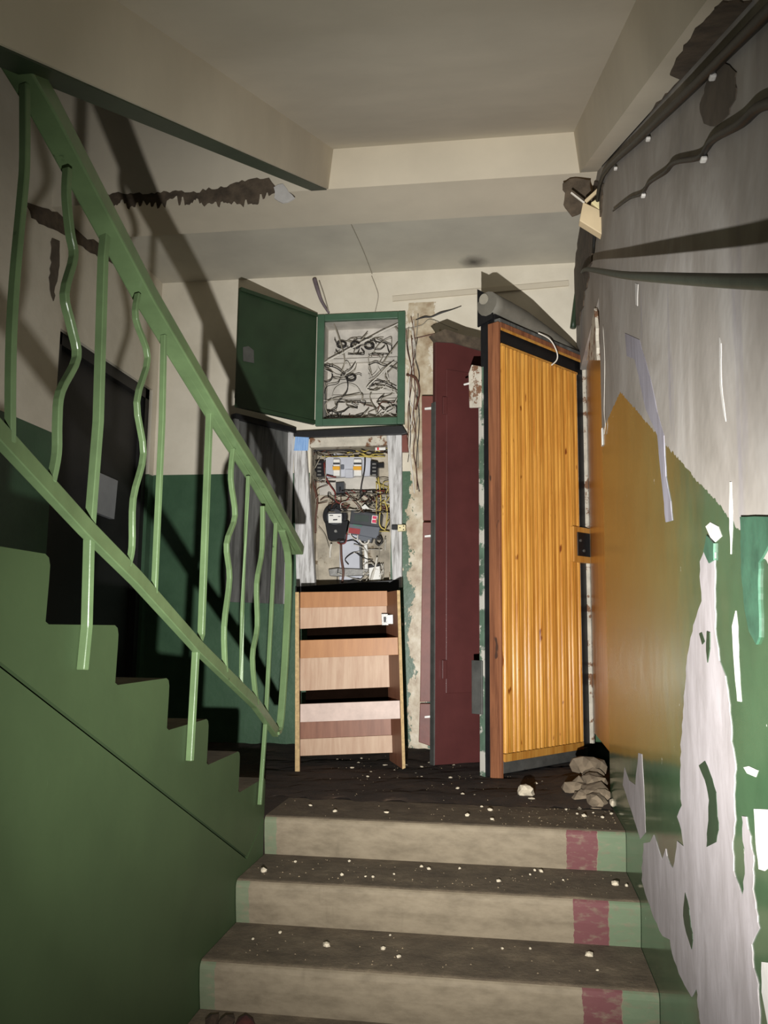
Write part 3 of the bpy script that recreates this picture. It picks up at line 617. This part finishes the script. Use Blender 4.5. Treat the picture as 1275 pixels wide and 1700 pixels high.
# round meter
em = thing('electricity_meter', ip(558, 860, .14), 'round black electricity meter with a white dial label, left in the niche', 'meter')
c = ip(558.5, 858, .14); r1 = (ip(578.5, 858, .14)-c).length
MB().disc(c, (0, -1, 0), r1, .05, 36).build('case', M['black_plastic'], em, .004)
slab_px([(539, 866), (578, 864), (572, 894), (570, 898), (547, 898), (544, 894)], L_+.085, L_+.14, 'terminal_cover', M['black_plastic'], em, .004)
MB().disc(ip(557, 859, .09), (0, -1, 0), r1*.72, .03, 36, r1*.66).build('glass_rim', M['dark_plastic'], em, .003)
dl_ = slab_px([(545, 853), (567, 853), (567, 868), (545.5, 868)], L_+.052, L_+.061, 'dial_label', M['white_plastic'], em, 0)
for q in ([(547, 855), (553, 855), (553, 856.3), (547, 856.3)], [(553, 862), (560, 861.6), (560, 863.6), (553, 864)], [(561, 857), (565, 857), (565, 858), (561, 858)]):
    slab_px(q, L_+.050, L_+.053, 'print', M['dark_plastic'], dl_, 0)
MB().disc(ip(557.5, 882, .085), (0, -1, 0), .008, .008, 12).build('seal_screw', M['steel'], em)
# digital meter, tilted
def tl(q, a=math.radians(7), c=(605, 871)):
    return [(c[0]+(x-c[0])*math.cos(a)-(y-c[1])*math.sin(a), c[1]+(x-c[0])*math.sin(a)+(y-c[1])*math.cos(a)) for x, y in q]
e2 = thing('electricity_meter', ip(605, 872, .12), 'tilted grey digital electricity meter with a crimson sticker, right of the round one', 'meter')
slab_px(tl([(580, 850), (631, 850), (631, 872), (580, 872)]), L_+.06, L_+.14, 'upper_case', M['dark_plastic'], e2, .004)
slab_px(tl([(580, 872), (631, 872), (630, 892), (580, 888)]), L_+.055, L_+.14, 'lower_case', M['grey_plastic'], e2, .004)
slab_px(tl([(596, 888), (621, 888), (619, 899), (598, 898)]), L_+.07, L_+.13, 'terminal_cover', M['grey_plastic'], e2, .003)
slab_px(tl([(587, 856), (611, 855), (611, 866), (587, 867)]), L_+.056, L_+.061, 'display', M['lcd'], e2, 0)
s_ = slab_px(tl([(616, 854), (625, 854), (625, 867), (616, 867)]), L_+.055, L_+.061, 'sticker', M['white_plastic'], e2, 0)
slab_px(tl([(617, 855), (624, 855), (624, 859.5), (617, 859.5)]), L_+.053, L_+.056, 'print', M['pink_label'], s_, 0)
slab_px(tl([(617, 861), (624, 861), (624, 866), (617, 866)]), L_+.053, L_+.056, 'print', M['pink_label'], s_, 0)
slab_px(tl([(586, 872.5), (601, 872.5), (601, 875), (586, 875)]), L_+.051, L_+.056, 'print', plain('green_print', (70, 110, 96), .5), e2, 0)
slab_px(tl([(580, 879), (599, 879), (599, 888), (580, 888)]), L_+.051, L_+.056, 'red_label', M['red_label'], e2, 0)
MB().disc(ip(604, 850, .06), (0, -1, 0), .006, .006, 10).build('seal_screw', M['steel'], e2)
wires(mc, (520, 744, 645, 758), 20, (.0025, .004), (0, 1, 3, 4, 1), 11, (.03, .12))
wires(mc, (566, 815, 640, 846), 30, (.002, .0034), (1, 3, 0, 1, 2, 5), 12, (.03, .13))
wires(mc, (625, 795, 648, 882), 18, (.002, .0034), (4, 4, 0, 1, 2), 13, (.03, .12))
wires(mc, (545, 820, 645, 850), 22, (.002, .0032), (1, 1, 3, 0), 21, (.02, .09))
wires(mc, (520, 748, 540, 800), 8, (.002, .0034), (1, 0, 3), 22, (.03, .10))
wires(mc, (524, 800, 556, 836), 8, (.002, .0034), (0, 1, 3), 14, (.05, .13))
wires(mc, (560, 896, 640, 970), 10, (.0018, .003), (0, 2, 1), 15, (.04, .12))
wires(mc, (604, 935, 636, 972), 9, (.0025, .004), (2, 0, 2), 16, (.03, .10))
for pts, cI, r in (([(516, 770), (514, 755), (524, 748), (545, 747), (570, 746), (590, 750)], 1, .008), ([(516, 766), (519, 800), (527, 830), (524, 860), (524, 885)], 3, .006), ([(538, 768), (540, 790), (548, 806), (556, 818), (558, 832), (570, 838)], 5, .0036), ([(542, 789), (550, 791), (558, 792)], 5, .004), ([(606, 752), (605, 780), (600, 806), (598, 828)], 1, .005), ([(628, 792), (632, 830), (630, 870), (640, 880)], 4, .004), ([(638, 830), (643, 850), (640, 878)], 4, .004), ([(576, 885), (574, 900), (566, 903), (560, 900)], 5, .004), ([(580, 880), (583, 890), (592, 896), (594, 888)], 2, .0034), ([(550, 903), (548, 915), (548, 926)], 2, .006), ([(566, 902), (567, 930), (570, 950), (568, 968)], 3, .007), ([(529, 875), (540, 890), (546, 910)], 0, .002), ([(628, 890), (624, 900), (630, 905), (634, 898), (630, 888)], 1, .006), ([(640, 892), (636, 902), (630, 908), (628, 930), (618, 950), (612, 975)], 0, .003), ([(572, 968), (588, 970), (600, 962), (612, 948)], 0, .0034), ([(626, 925), (622, 945), (614, 975)], 2, .005), ([(596, 896), (602, 903), (610, 902), (613, 896)], 2, .006)):
    MB().tube([ip(a, b, .055) for a, b in pts], r, 6, 5).build('wire', WIRE[cI], mc)
o = slab_px([(623, 738), (640, 738), (640, 747), (623, 748)], L_+.02, L_+.024, 'warning_sticker', M['white_plastic'], mc, 0)
slab_px([(626, 740), (629, 740), (629, 747), (626, 747)], L_+.017, L_+.021, 'print', plain('red_print', (200, 50, 50), .5), o, 0)
slab_px([(600, 842), (606, 837), (614, 845), (602, 845)], L_+.04, L_+.05, 'paper_scrap', M['white_plastic'], mc, 0)
sk = thing('wall_socket', P1(666, 877), 'small ivory socket with two black holes on the right edge of the meter niche', 'socket')
o = slab_px([(660, 871), (673, 871), (673, 881), (660, 882)], L_-.075, L_-.041, 'body', M['beige_plastic'], sk, .003)
for q in ((664, 876), (670, 873.5), (670, 879)): MB().disc(P1(q[0], q[1], -.0745), (0, -1, 0), .0035, .003, 10).build('hole', M['black_plastic'], o)
slab_px([(650, 871), (660, 871), (660, 879), (650, 879)], L_-.07, L_-.041, 'backing', M['black_plastic'], sk)
# tin leaf of the meter niche swung open to the left
h0 = P1(486, 712, -.05); hx = Vector((h0.x, L_-.05, 0)); fr = Vector((-.59, L_-.42, 0)); dv = fr-hx; dl = dv.length; dv.normalize(); nv = Vector((-dv.y, dv.x, 0)); nv = nv if nv.x > 0 else -nv
zt_, zb_ = at(483, 712, 1, L_-.05).z, at(487, 985, 1, L_-.05).z-.06
def leaf_box(a0, a1, n0, n1, z0, z1, nm, mat, par):
    L = [hx+dv*a+nv*n for a, n in ((a0, n0), (a1, n0), (a1, n1), (a0, n1))]
    return MB().hull([p+Vector((0, 0, z0)) for p in L], [p+Vector((0, 0, z1)) for p in L]).build(nm, mat, par)
lf = leaf_box(.0, dl, -.014, 0, zb_, zt_, 'door_leaf', M['weathered_dark'], mc)
leaf_box(.0, dl, 0, .03, zt_-.028, zt_, 'flange', M['black_steel'], lf)
leaf_box(dl-.03, dl, 0, .02, zb_, zt_-.028, 'flange', M['weathered_dark'], lf)
leaf_box(.0, .035, 0, .012, zb_, zt_-.028, 'flange', M['weathered'], lf)

# loose wires beside the green box
wv = thing('wire_run', P1(690, 700), 'run of grey wires down the peeled wall strip beside both electrical boxes', 'wire')
q = random.Random(5)
for i in range(9):
    x = q.uniform(676, 694); pts = [P1(x+q.uniform(-5, 5), y_, -q.uniform(.006, .025)) for y_ in range(560+q.randint(-40, 20), 760+q.randint(-40, 80), 32)]
    MB().tube(pts, q.uniform(.0022, .004), 5, 4).build('wire', WIRE[q.choice((0, 0, 1, 2, 3))], wv)
MB().tube([P1(675, 622, -.02), P1(690, 628, -.03), P1(696, 650, -.02), P1(690, 680, -.02)], .007, 6).build('wire', WIRE[3], wv)
tw = thing('spliced_wire', P1(730, 525), 'black taped wire splice on the white wall above the maroon door', 'wire')
MB().tube([P1(690, 531, -.015), P1(705, 526, -.02), P1(716, 526, -.02), P1(732, 519, -.02), P1(750, 514, -.02), P1(766, 508, -.015)], [.002, .006, .004, .006, .003, .002], 6).build('wire', WIRE[1], tw)
MB().tube([P1(673, 546, -.01), P1(700, 540, -.015), P1(714, 530, -.02), P1(740, 540, -.02), P1(760, 548, -.015)], .0022, 5).build('wire', WIRE[0], tw)
MB().tube([P1(683, 563, -.01), P1(705, 558, -.012), P1(722, 554, -.012)], .003, 5).build('wire', WIRE[3], tw)
# grey plate fixed to the dark doorway at the left
pl = thing('grey_plate', (XL-.05, 1.05, .95), 'dull grey plate on the dark door in the left wall, behind the railing', 'plate')
P = [at(a, b, 0, XL-.03) for a, b in ((160, 782), (196, 798), (190, 862), (158, 850))]
MB().prism(P, (-.028, 0, 0)).build('plate', M['plate'], pl, .002)

# ------------------------------------------------------------------ bookcase without shelves standing before the niche
bf = at(492, 1284, 2, 0); br = at(668, 1276, 1, bf.y); yS = bf.y; dS = .24
sh = thing('shoe_cabinet', (bf.x+.25, yS, 0), 'open-fronted orange laminate cabinet with bare chipboard edges standing below the meter niche', 'cabinet')
def sp(px, py, d=0): return at(px, py, 1, yS+d)
def sslab(q, d0, d1, nm, mat, par=sh, bev=.0015):
    P = [sp(a, b, d0) for a, b in q]; return MB().prism(P, (0, d1-d0, 0)).build(nm, mat, par, bev)
# left side panel: chipboard edge facing out
o = sslab([(490, 983), (496, 983), (497.5, 1283), (489.5, 1285)], 0, .004, 'panel_edge', M['chip_edge'])
P = [sp(490, 983), sp(496, 983), sp(497.5, 1283), sp(489.5, 1285)]
MB().prism([p+Vector((0, .004, 0)) for p in P], (-.055, dS, 0)).build('side_panel', M['lam_brown'], sh)
# right side panel leans inward toward the back
Pf = [sp(659, 980), sp(664, 980), sp(673, 1275), sp(668, 1277)]
MB().prism(Pf, (0, .004, 0)).build('panel_edge', M['chip_edge'], sh)
sh_in = Vector((-.092, dS, 0))
A = [p+Vector((0, .004, 0)) for p in Pf]; MB().hull(A, [p+sh_in for p in A]).build('side_panel', M['lam_brown'], sh)
def inner(py0a, py0b, py1a, py1b, d, nm, mat, th=.014, xr_=None):
    # board spanning between the side panels at depth d (pixel heights left/right, top and bottom)
    f = d/dS; xl_ = 497; k = 1
    P = []
    for side, pya, pyb in (('l', py0a, py1a), ('r', py0b, py1b)):
        for py in (pya, pyb):
            if side == 'l': p = sp(xl_, py, 0); 
            else:
                t = (py-980)/297; xe = 659+9*t; p = sp(xe, py, 0); p = Vector((p.x-.088*f-.002, p.y, p.z))
            s_ = (yS+d-CAM.y)/(yS-CAM.y); z = CAM.z+(p.z-CAM.z)*s_
            P.append(Vector((p.x if side == 'r' else CAM.x+(p.x-CAM.x)*s_+.004, yS+d, z)))
    a, b, c, d_ = P[0], P[1], P[2], P[3]
    return MB().prism([a, c, d_, b], (0, th, 0)).build(nm, mat, sh, .001)
inner(983, 981, 1009, 1006, .20, 'top_rail', M['lam_orange'])
inner(1008, 1005, 1044, 1037, .215, 'back_board', M['lam_pink'])
inner(1063, 1058, 1093, 1087, .004, 'cross_rail', M['lam_orange'])
inner(1092, 1087, 1147, 1141, .20, 'back_board', M['lam_pink'])
inner(1169, 1163, 1199, 1193, .004, 'cross_rail', M['lam_pale'])
inner(1197, 1192, 1228, 1222, .19, 'back_board', M['lam_brown'])
inner(1227, 1221, 1255, 1250, .175, 'kick_board', M['lam_pink'])
MB().mm((bf.x-.02, yS+.235, .10), (br.x-.10, yS+.24, sp(560, 986).z)).build('gap_shade_sheet', plain('painted_gap_shade', (18, 10, 6), 1, bump=0, spec=.02), sh)  # near-black sheet paints the shade seen through the cabinet gaps
# gap heights only; the near-black sheet above paints the shade in them
for a, b in ((1043, 1064), (1146, 1170)):
    z0 = sp(560, a, .215).z; z1 = sp(560, b, 0).z
hp = slab_px([(633, 1019), (645, 1019), (645, 1038), (634, 1038)], yS+.165, yS+.175, 'hinge_cup', M['steel'], sh, .001)
slab_px([(637, 1024), (641, 1024), (641, 1033), (637, 1033)], yS+.160, yS+.166, 'screw_slot', M['black_plastic'], hp, 0)
slab_px([(643, 1021), (658, 1020), (658, 1036), (643, 1036)], yS+.10, yS+.105, 'hinge_arm', M['steel'], sh, .001)

# ------------------------------------------------------------------ red-brown door post
rp = thing('door_post', P1(710, 1240), 'red-brown wooden door post on the peeled wall, left of the maroon door', 'door post')
slab_px([(700, 657), (722, 657), (722, 864), (702, 864)], L_-.07, L_-.002, 'upper_post', M['redbrown'], rp)
slab_px([(702, 867), (722, 867), (722, 1165), (697, 1165)], L_-.07, L_-.002, 'middle_post', M['redbrown'], rp)
slab_px([(697, 1168), (720, 1168), (718, 1240), (695, 1232)], L_-.07, L_-.002, 'lower_post', M['redbrown'], rp)
for py in (677, 889, 1189): slab_px([(705, py), (722, py-2), (722, py+2), (705, py+3)], L_-.085, L_-.071, 'hinge_pin', M['white_plastic'], rp, 0)

# ------------------------------------------------------------------ maroon steel door, ajar behind the slatted one
a0, a1 = Vector((.497, 1.185, 0)), Vector((1.07, 1.57, 0)); dv = (a1-a0); dl = dv.length; ang = math.atan2(dv.y, dv.x)
md = thing('steel_door', a0, 'maroon painted steel door standing ajar behind the slatted wooden one', 'door', None, ang, 'thing')
zt = 2.145
MB().mm((0, 0, .012), (dl, .03, zt)).build('leaf', M['maroon'], md, .003, local=True)
MB().mm((.06, -.006, .35), (dl, 0, 1.98)).build('face_sheet', M['maroon'], md, .003, local=True)
MB().mm((-.006, -.004, .012), (0, .034, 1.80)).build('edge_strip', M['grey_steel'], md, local=True)
MB().prism([(-.03, .02, zt-.0), (.05, .02, zt+.045), (.16, .02, zt+.03), (.30, .02, zt+.03), (.30, .02, zt-.04), (.1, .02, zt-.02), (.0, .02, zt-.03)], (0, -.03, 0)).build('torn_top_strip', M['old_concrete'], md, local=True)
for z in (.42, 1.74): 
    MB().mm((.035, -.016, z), (.06, -.006, z+.09)).build('hinge', M['maroon'], md, .002, local=True)
# ------------------------------------------------------------------ slatted door leaf swung out onto the landing
n0 = Vector((.826, .885, 0)); n1 = Vector((1.272, 1.485, 0)); dv = n1-n0; WL = dv.length; ang = math.atan2(dv.y, dv.x)
sd = thing('slatted_door', n0, 'yellow varnished slatted door swung open, on its black steel frame', 'door', None, ang, 'thing')
def sb(a, b, nm, mat, bev=.002, par=sd): return MB().mm(a, b).build(nm, mat, par, bev, local=True)
TH = .115; ZT = 2.10
sb((.0, .03, .02), (WL, TH, ZT+.05), 'steel_core', M['black_steel'])
sb((-.012, .0, .0), (.005, .062, ZT), 'edge_board', M['brown_wood'])
sb((-.010, .094, .0), (.004, .122, 1.90), 'edge_strip', M['green_white_steel'])
sb((-.006, .064, .01), (.002, .094, ZT+.06), 'edge_strip', M['black_steel'])
sb((.005, -.004, ZT-.028), (WL, .03, ZT), 'rim', M['brown_wood'])
sb((.005, -.006, ZT-.04), (WL, -.001, ZT-.026), 'rim', M['varnish_plain'])
sb((WL-.016, -.006, .1), (WL, .03, ZT-.028), 'rim', M['peel'])
sb((WL-.09, .012, .03), (WL-.016, .03, ZT-.03), 'steel_stile', M['black_steel'])
sb((.005, .012, ZT-.1), (WL-.016, .03, ZT-.03), 'steel_stile', M['black_steel'])
sb((.01, .004, .03), (WL-.05, .03, .085), 'steel_stile', M['grey_steel'])
# slats
NS = 21; x0s, x1s = .012, WL-.095; zs0, zs1 = .118, 1.985; wS = (x1s-x0s)/NS
def slat_mesh(kind):
    m = MB(); h = wS*.94; pr = [(0, .012), (0, -.001), (h*.2, -.007), (h*.5, -.010), (h*.8, -.007), (h, -.001), (h, .012)] if kind else [(0, .012), (0, -.004), (h*.15, -.006), (h*.85, -.006), (h, -.004), (h, .012)]
    m.prism([(x, y, 0) for x, y in pr], (0, 0, zs1-zs0)); bmesh.ops.recalc_face_normals(m.b, faces=m.b.faces)
    me = bpy.data.meshes.new('slat'); m.b.to_mesh(me); m.b.free(); me.materials.append(M['varnish']); return me
sm = [slat_mesh(1), slat_mesh(0)]
for i in range(NS):
    o = bpy.data.objects.new('slat', sm[i % 3 == 1]); C.objects.link(o); o.parent = sd; o.location = (x0s+i*wS, 0, zs0)
sb((x0s, -.004, .08), (x1s, .012, .115), 'bottom_batten', M['varnish_plain'])
sb((x0s, -.002, 1.987), (x1s+.01, .012, 2.0), 'top_batten', M['varnish_plain'])
# lock surround
zc = 1.09
lkx0 = x1s-.09
o = sb((lkx0, -.024, zc-.09), (WL-.03, .012, zc+.09), 'lock_surround', M['varnish_plain'], .003)
sb((lkx0+.03, -.029, zc-.058), (WL-.035, -.023, zc+.062), 'lock_plate', M['black_steel'], .002, o)
for q in ((.05, .02), (.08, -.03)): MB().disc((lkx0+q[0], -.029, zc+q[1]), (0, -1, 0), .007, .006, 12).build('lock_cylinder', M['grey_steel'], o, local=True)
# plates on the free edge
MB().prism([(-.02, .10, 1.70), (-.02, .17, 1.71), (-.02, .175, 1.88), (-.02, .155, 1.92), (-.02, .10, 1.90)], (.012, 0, 0)).build('torn_pad', M['peel'], sd, .003, local=True)
MB().disc((-.02, .17, 1.83), (0, 1, 0), .005, .03, 8).build('bent_nail', M['white_plastic'], sd, local=True)
sb((-.02, .10, .28), (-.008, .16, .52), 'hinge_plate', M['grey_steel'])
# grey rolled sheet along the top, thick at the free end
m = MB(); m.tube([(-.02, .06, ZT+.10), (.25, .055, ZT+.085), (WL, .05, ZT+.03)], [.060, .055, .022], 14, 3); m.build('rolled_sheet', M['grey_roll'], sd, local=True)
sb((.0, .0, ZT-.002), (WL, .07, ZT+.02), 'top_board', M['weathered_dark'])
MB().disc((-.022, .075, ZT+.125), (-1, 0, 0), .026, .006, 20).build('pipe_end', M['pale_end'], sd, local=True)
MB().prism([(-.018, .12, ZT-.0), (-.018, .03, ZT+.02), (-.018, .03, ZT+.11), (-.018, .085, ZT+.165), (-.018, .12, ZT+.19)], (.01, 0, 0)).build('end_plate', M['black_steel'], sd, local=True)
MB().tube([(.30, -.01, ZT+.02), (.37, -.03, ZT+.0), (.42, -.035, ZT-.05), (.43, -.03, ZT-.09), (.41, -.01, ZT-.12)], .0035, 6, 5).build('dangling_wire', WIRE[2], sd, local=True)
# right jamb in the corner
jm = thing('door_post', (W_+.03, .75, 0), 'narrow yellow wooden door post inside the right wall doorway', 'door post')
MB().mm((W_+.028, .70, .16), (W_+.06, 1.40, OZ-.005)).build('board', M['varnish_plain'], jm, .003)
MB().mm((W_+.03, 1.405, .16), (W_+.06, 1.44, OZ-.005)).build('side_strip', M['peel'], jm, .003)
MB().mm((W_-.004, OY+.0, 1.40), (W_-.001, OY-.03, 1.47)).build('strike_plate', M['white_plastic'], jm)
MB().tube([at(a, b, 0, W_-.004) for a, b in ((1001, 540), (1004, 600), (1003, 680), (1005, 705), (1003, 722))], .0011, 5).build('wire', WIRE[2], jm)

# ------------------------------------------------------------------ dirt, rubble, chips
m = MB(); q = random.Random(3); nx, ny = 70, 40; g = []
for j in range(ny+1):
    row = []
    for i in range(nx+1):
        x = -1.18+(W_+1.17)*i/nx; y = .33+(L_-.335)*j/ny
        h = .004+.008*abs(math.sin(x*9+1.3*y)*math.cos(y*11-x*3))+q.uniform(0, .007)
        h *= min(1, j/3); h += max(0, (x-1.02))*.25*max(0, 1-abs(y-.75)/.5)
        if y > 1.35: h += .05*(y-1.35)
        row.append(m.b.verts.new((x, y+(0 if 0 < j else q.uniform(-.02, .05)), max(.0008, h))))
    g.append(row)
for j in range(ny):
    for i in range(nx): m.b.faces.new((g[j][i], g[j][i+1], g[j+1][i+1], g[j+1][i]))
o = m.build('dirt', M['soil'], smooth=True); tag(o, 'dark wet dirt spread over the landing floor', 'dirt', None, 'stuff')
# fine grit on landing and treads: uncountable
m = MB(); q = random.Random(8)
for i in range(620):
    t = q.random()
    if t < .6: x, y, z = q.uniform(.0, 1.2), q.uniform(.36, 1.6) if q.random() < .6 else q.uniform(.9, 1.25), .008
    elif t < .72: x, y, z = min(1.22, q.gauss(1.1, .12)), q.uniform(.02, .33), .0
    else:
        k = q.choice((0, 1, 1, 2)); x, y, z = q.uniform(.02, 1.2), -T_*k+q.uniform(.03, .29), -RS*k
    r = q.uniform(.001, .0032); c = Vector((x, y, z+r*.5))
    v = [m.b.verts.new(c+Vector((q.uniform(.6, 1.5)*a*r, q.uniform(.6, 1.4)*b*r, d*r))) for a, b, d in ((1, 0, -.4), (-.6, .9, -.4), (-.6, -.9, -.4), (0, 0, .8))]
    for f in ((0, 1, 2), (0, 1, 3), (1, 2, 3), (0, 2, 3)): m.b.faces.new([v[k_] for k_ in f])
o = m.build('grit', plain('grit', (128, 112, 88), .9, .3, 60)); tag(o, 'fine pale grit scattered over landing and treads', 'grit', None, 'stuff')
def rock(p, r, label, seed, sq=(1, .9, .7), mat='chip', nm='plaster_chip', cat='rubble', grp=None, sub=1):
    o = MB().rock((0, 0, 0), r, sq, seed, sub).build(nm, M[mat]); o.location = (p[0], p[1], p[2]+r*sq[2]*.72); return tag(o, label, cat, grp)
rock(at(873, 1322, 2, .006), .042, 'large white plaster chunk lying before the slatted door', 1, (1.0, .7, .62), 'chip', 'plaster_chunk', sub=2)
rock(at(883, 1326, 2, .004)+Vector((.0, -.03, 0)), .014, 'small plaster piece touching the large white chunk', 2, (1.3, .9, .5))
rock(at(840, 1327, 2, .004), .016, 'flat white plaster piece left of the large white chunk', 3, (1.3, .8, .4))
rock(at(1021, 1341, 2, .004)-Vector((.0, 0, 0)), .026, 'rounded white lump at the front foot of the rubble heap', 4, (1, .9, .9), 'chip', 'plaster_chunk')
HEAP = [((1002, 1272), .062, 'topmost brown mortar lump of the heap by the right wall'), ((985, 1290), .045, 'brown lump on the left shoulder of the rubble heap'), ((1012, 1300), .05, 'brown lump against the right wall in the heap middle'),
        ((972, 1305), .042, 'brown lump at the left middle of the rubble heap'), ((995, 1318), .045, 'squat brown lump in the centre of the rubble heap'), ((1018, 1322), .04, 'dark lump under the wall side of the rubble heap'),
        ((965, 1332), .038, 'lowest left mortar lump of the rubble heap'), ((990, 1340), .04, 'front middle mortar lump of the rubble heap')]
yy = [.72, .66, .56, .58, .50, .44, .46, .38]
for i, ((px, py), r, lb) in enumerate(HEAP):
    p = at(px, py, 1, yy[i]); p.x = min(p.x, W_-r*.95); p.z = max(.0, p.z-r*.55)
    rock(p, r, lb, 40+i, (1.1, .9, .75), 'rock', 'mortar_lump', 'rubble', 'rubble heap by the right wall', 2)
for i, (x, y, lb) in enumerate(((.06, .62, 'brown mortar lump tucked behind the topmost lump of the rubble heap'), (.11, .56, 'brown mortar lump under the middle of the rubble heap'), (.06, .47, 'brown mortar lump buried behind the front lumps of the rubble heap'))):
    rock((W_-x, y, .0), .058, lb, 60+i, (1.1, .9, .8), 'rock', 'mortar_lump', 'rubble', 'rubble heap by the right wall', 2)
CH = {'white plaster chip on the dark landing dirt': (0.006, [(595, 1268), (640, 1272), (655, 1280), (700, 1290), (610, 1290), (660, 1293), (690, 1286), (735, 1304), (754, 1272), (760, 1310), (768, 1320), (788, 1322), (724, 1280), (748, 1292), (650, 1315), (520, 1285), (560, 1262), (548, 1258), (600, 1260), (640, 1258), (890, 1302), (900, 1300), (800, 1303), (806, 1300), (675, 1272), (630, 1292), (616, 1282), (584, 1276), (700, 1274), (712, 1268)]),
      'plaster chip on the swept front strip of the landing': (0.0, [(556, 1348), (642, 1350), (776, 1355), (817, 1361), (813, 1346), (800, 1340), (940, 1345), (958, 1352), (970, 1356), (985, 1350), (1000, 1358), (1015, 1352), (515, 1338), (962, 1343)])}
for lb, (z, ps) in CH.items():
    for i, p in enumerate(ps):
        rr = R_.uniform(.005, .011); v = at(*p, 2, z); rock(v, rr, lb, 100+i, (1.2, .9, .6), grp=lb)
OWN = {(1, 0): 'larger white chip at the left end of the first tread below the landing', (1, 10): 'larger cream chip at the right end of the first tread, by the wall',
       (2, 0): 'larger white chip with a long shadow, left on the second tread below the landing', (2, 4): 'larger white chip near the red stripe on the second tread below the landing'}
for k, lb, ps in ((1, 'plaster chip on the first tread below the landing', [(437, 1449), (567, 1454), (607, 1456), (619, 1457), (654, 1452), (763, 1443), (828, 1464), (888, 1446), (898, 1448), (935, 1462), (1021, 1470), (1040, 1472), (700, 1440), (712, 1444), (880, 1453), (580, 1431), (490, 1432)]),
                  (2, 'plaster chip on the second tread below the landing', [(542, 1572), (636, 1577), (648, 1553), (880, 1576), (978, 1588), (834, 1576), (662, 1590), (992, 1612), (465, 1550), (420, 1560)])):
    for i, p in enumerate(ps):
        v = at(*p, 2, -RS*k); big = (k == 1 and i in (0, 10)) or (k == 2 and i in (0, 4)); rr = .012 if big else R_.uniform(.004, .008)
        v.y = min(v.y, -T_*k+T_-.02); v.y = max(v.y, -T_*k+.012); rock(v, rr, OWN.get((k, i), lb), 300+k*40+i, (1.1, .9, .8), grp=lb)
# rust-brown debris at the bottom left of the third riser
for i, (px, py) in enumerate(((352, 1690), (375, 1692), (408, 1690))):
    v = at(px, py, 2, -RS*3+.02); v.y = min(-T_*2-.06, v.y)
    rock(Vector((v.x, v.y, -RS*3)), .024, ('dark rust-brown clod', 'rust-brown clod in the middle', 'reddish clod')[i]+' on the tread at the bottom left edge of the steps', 500+i, (1.3, .9, .7), 'clod_red' if i == 2 else 'soil', 'clod', 'rubble')
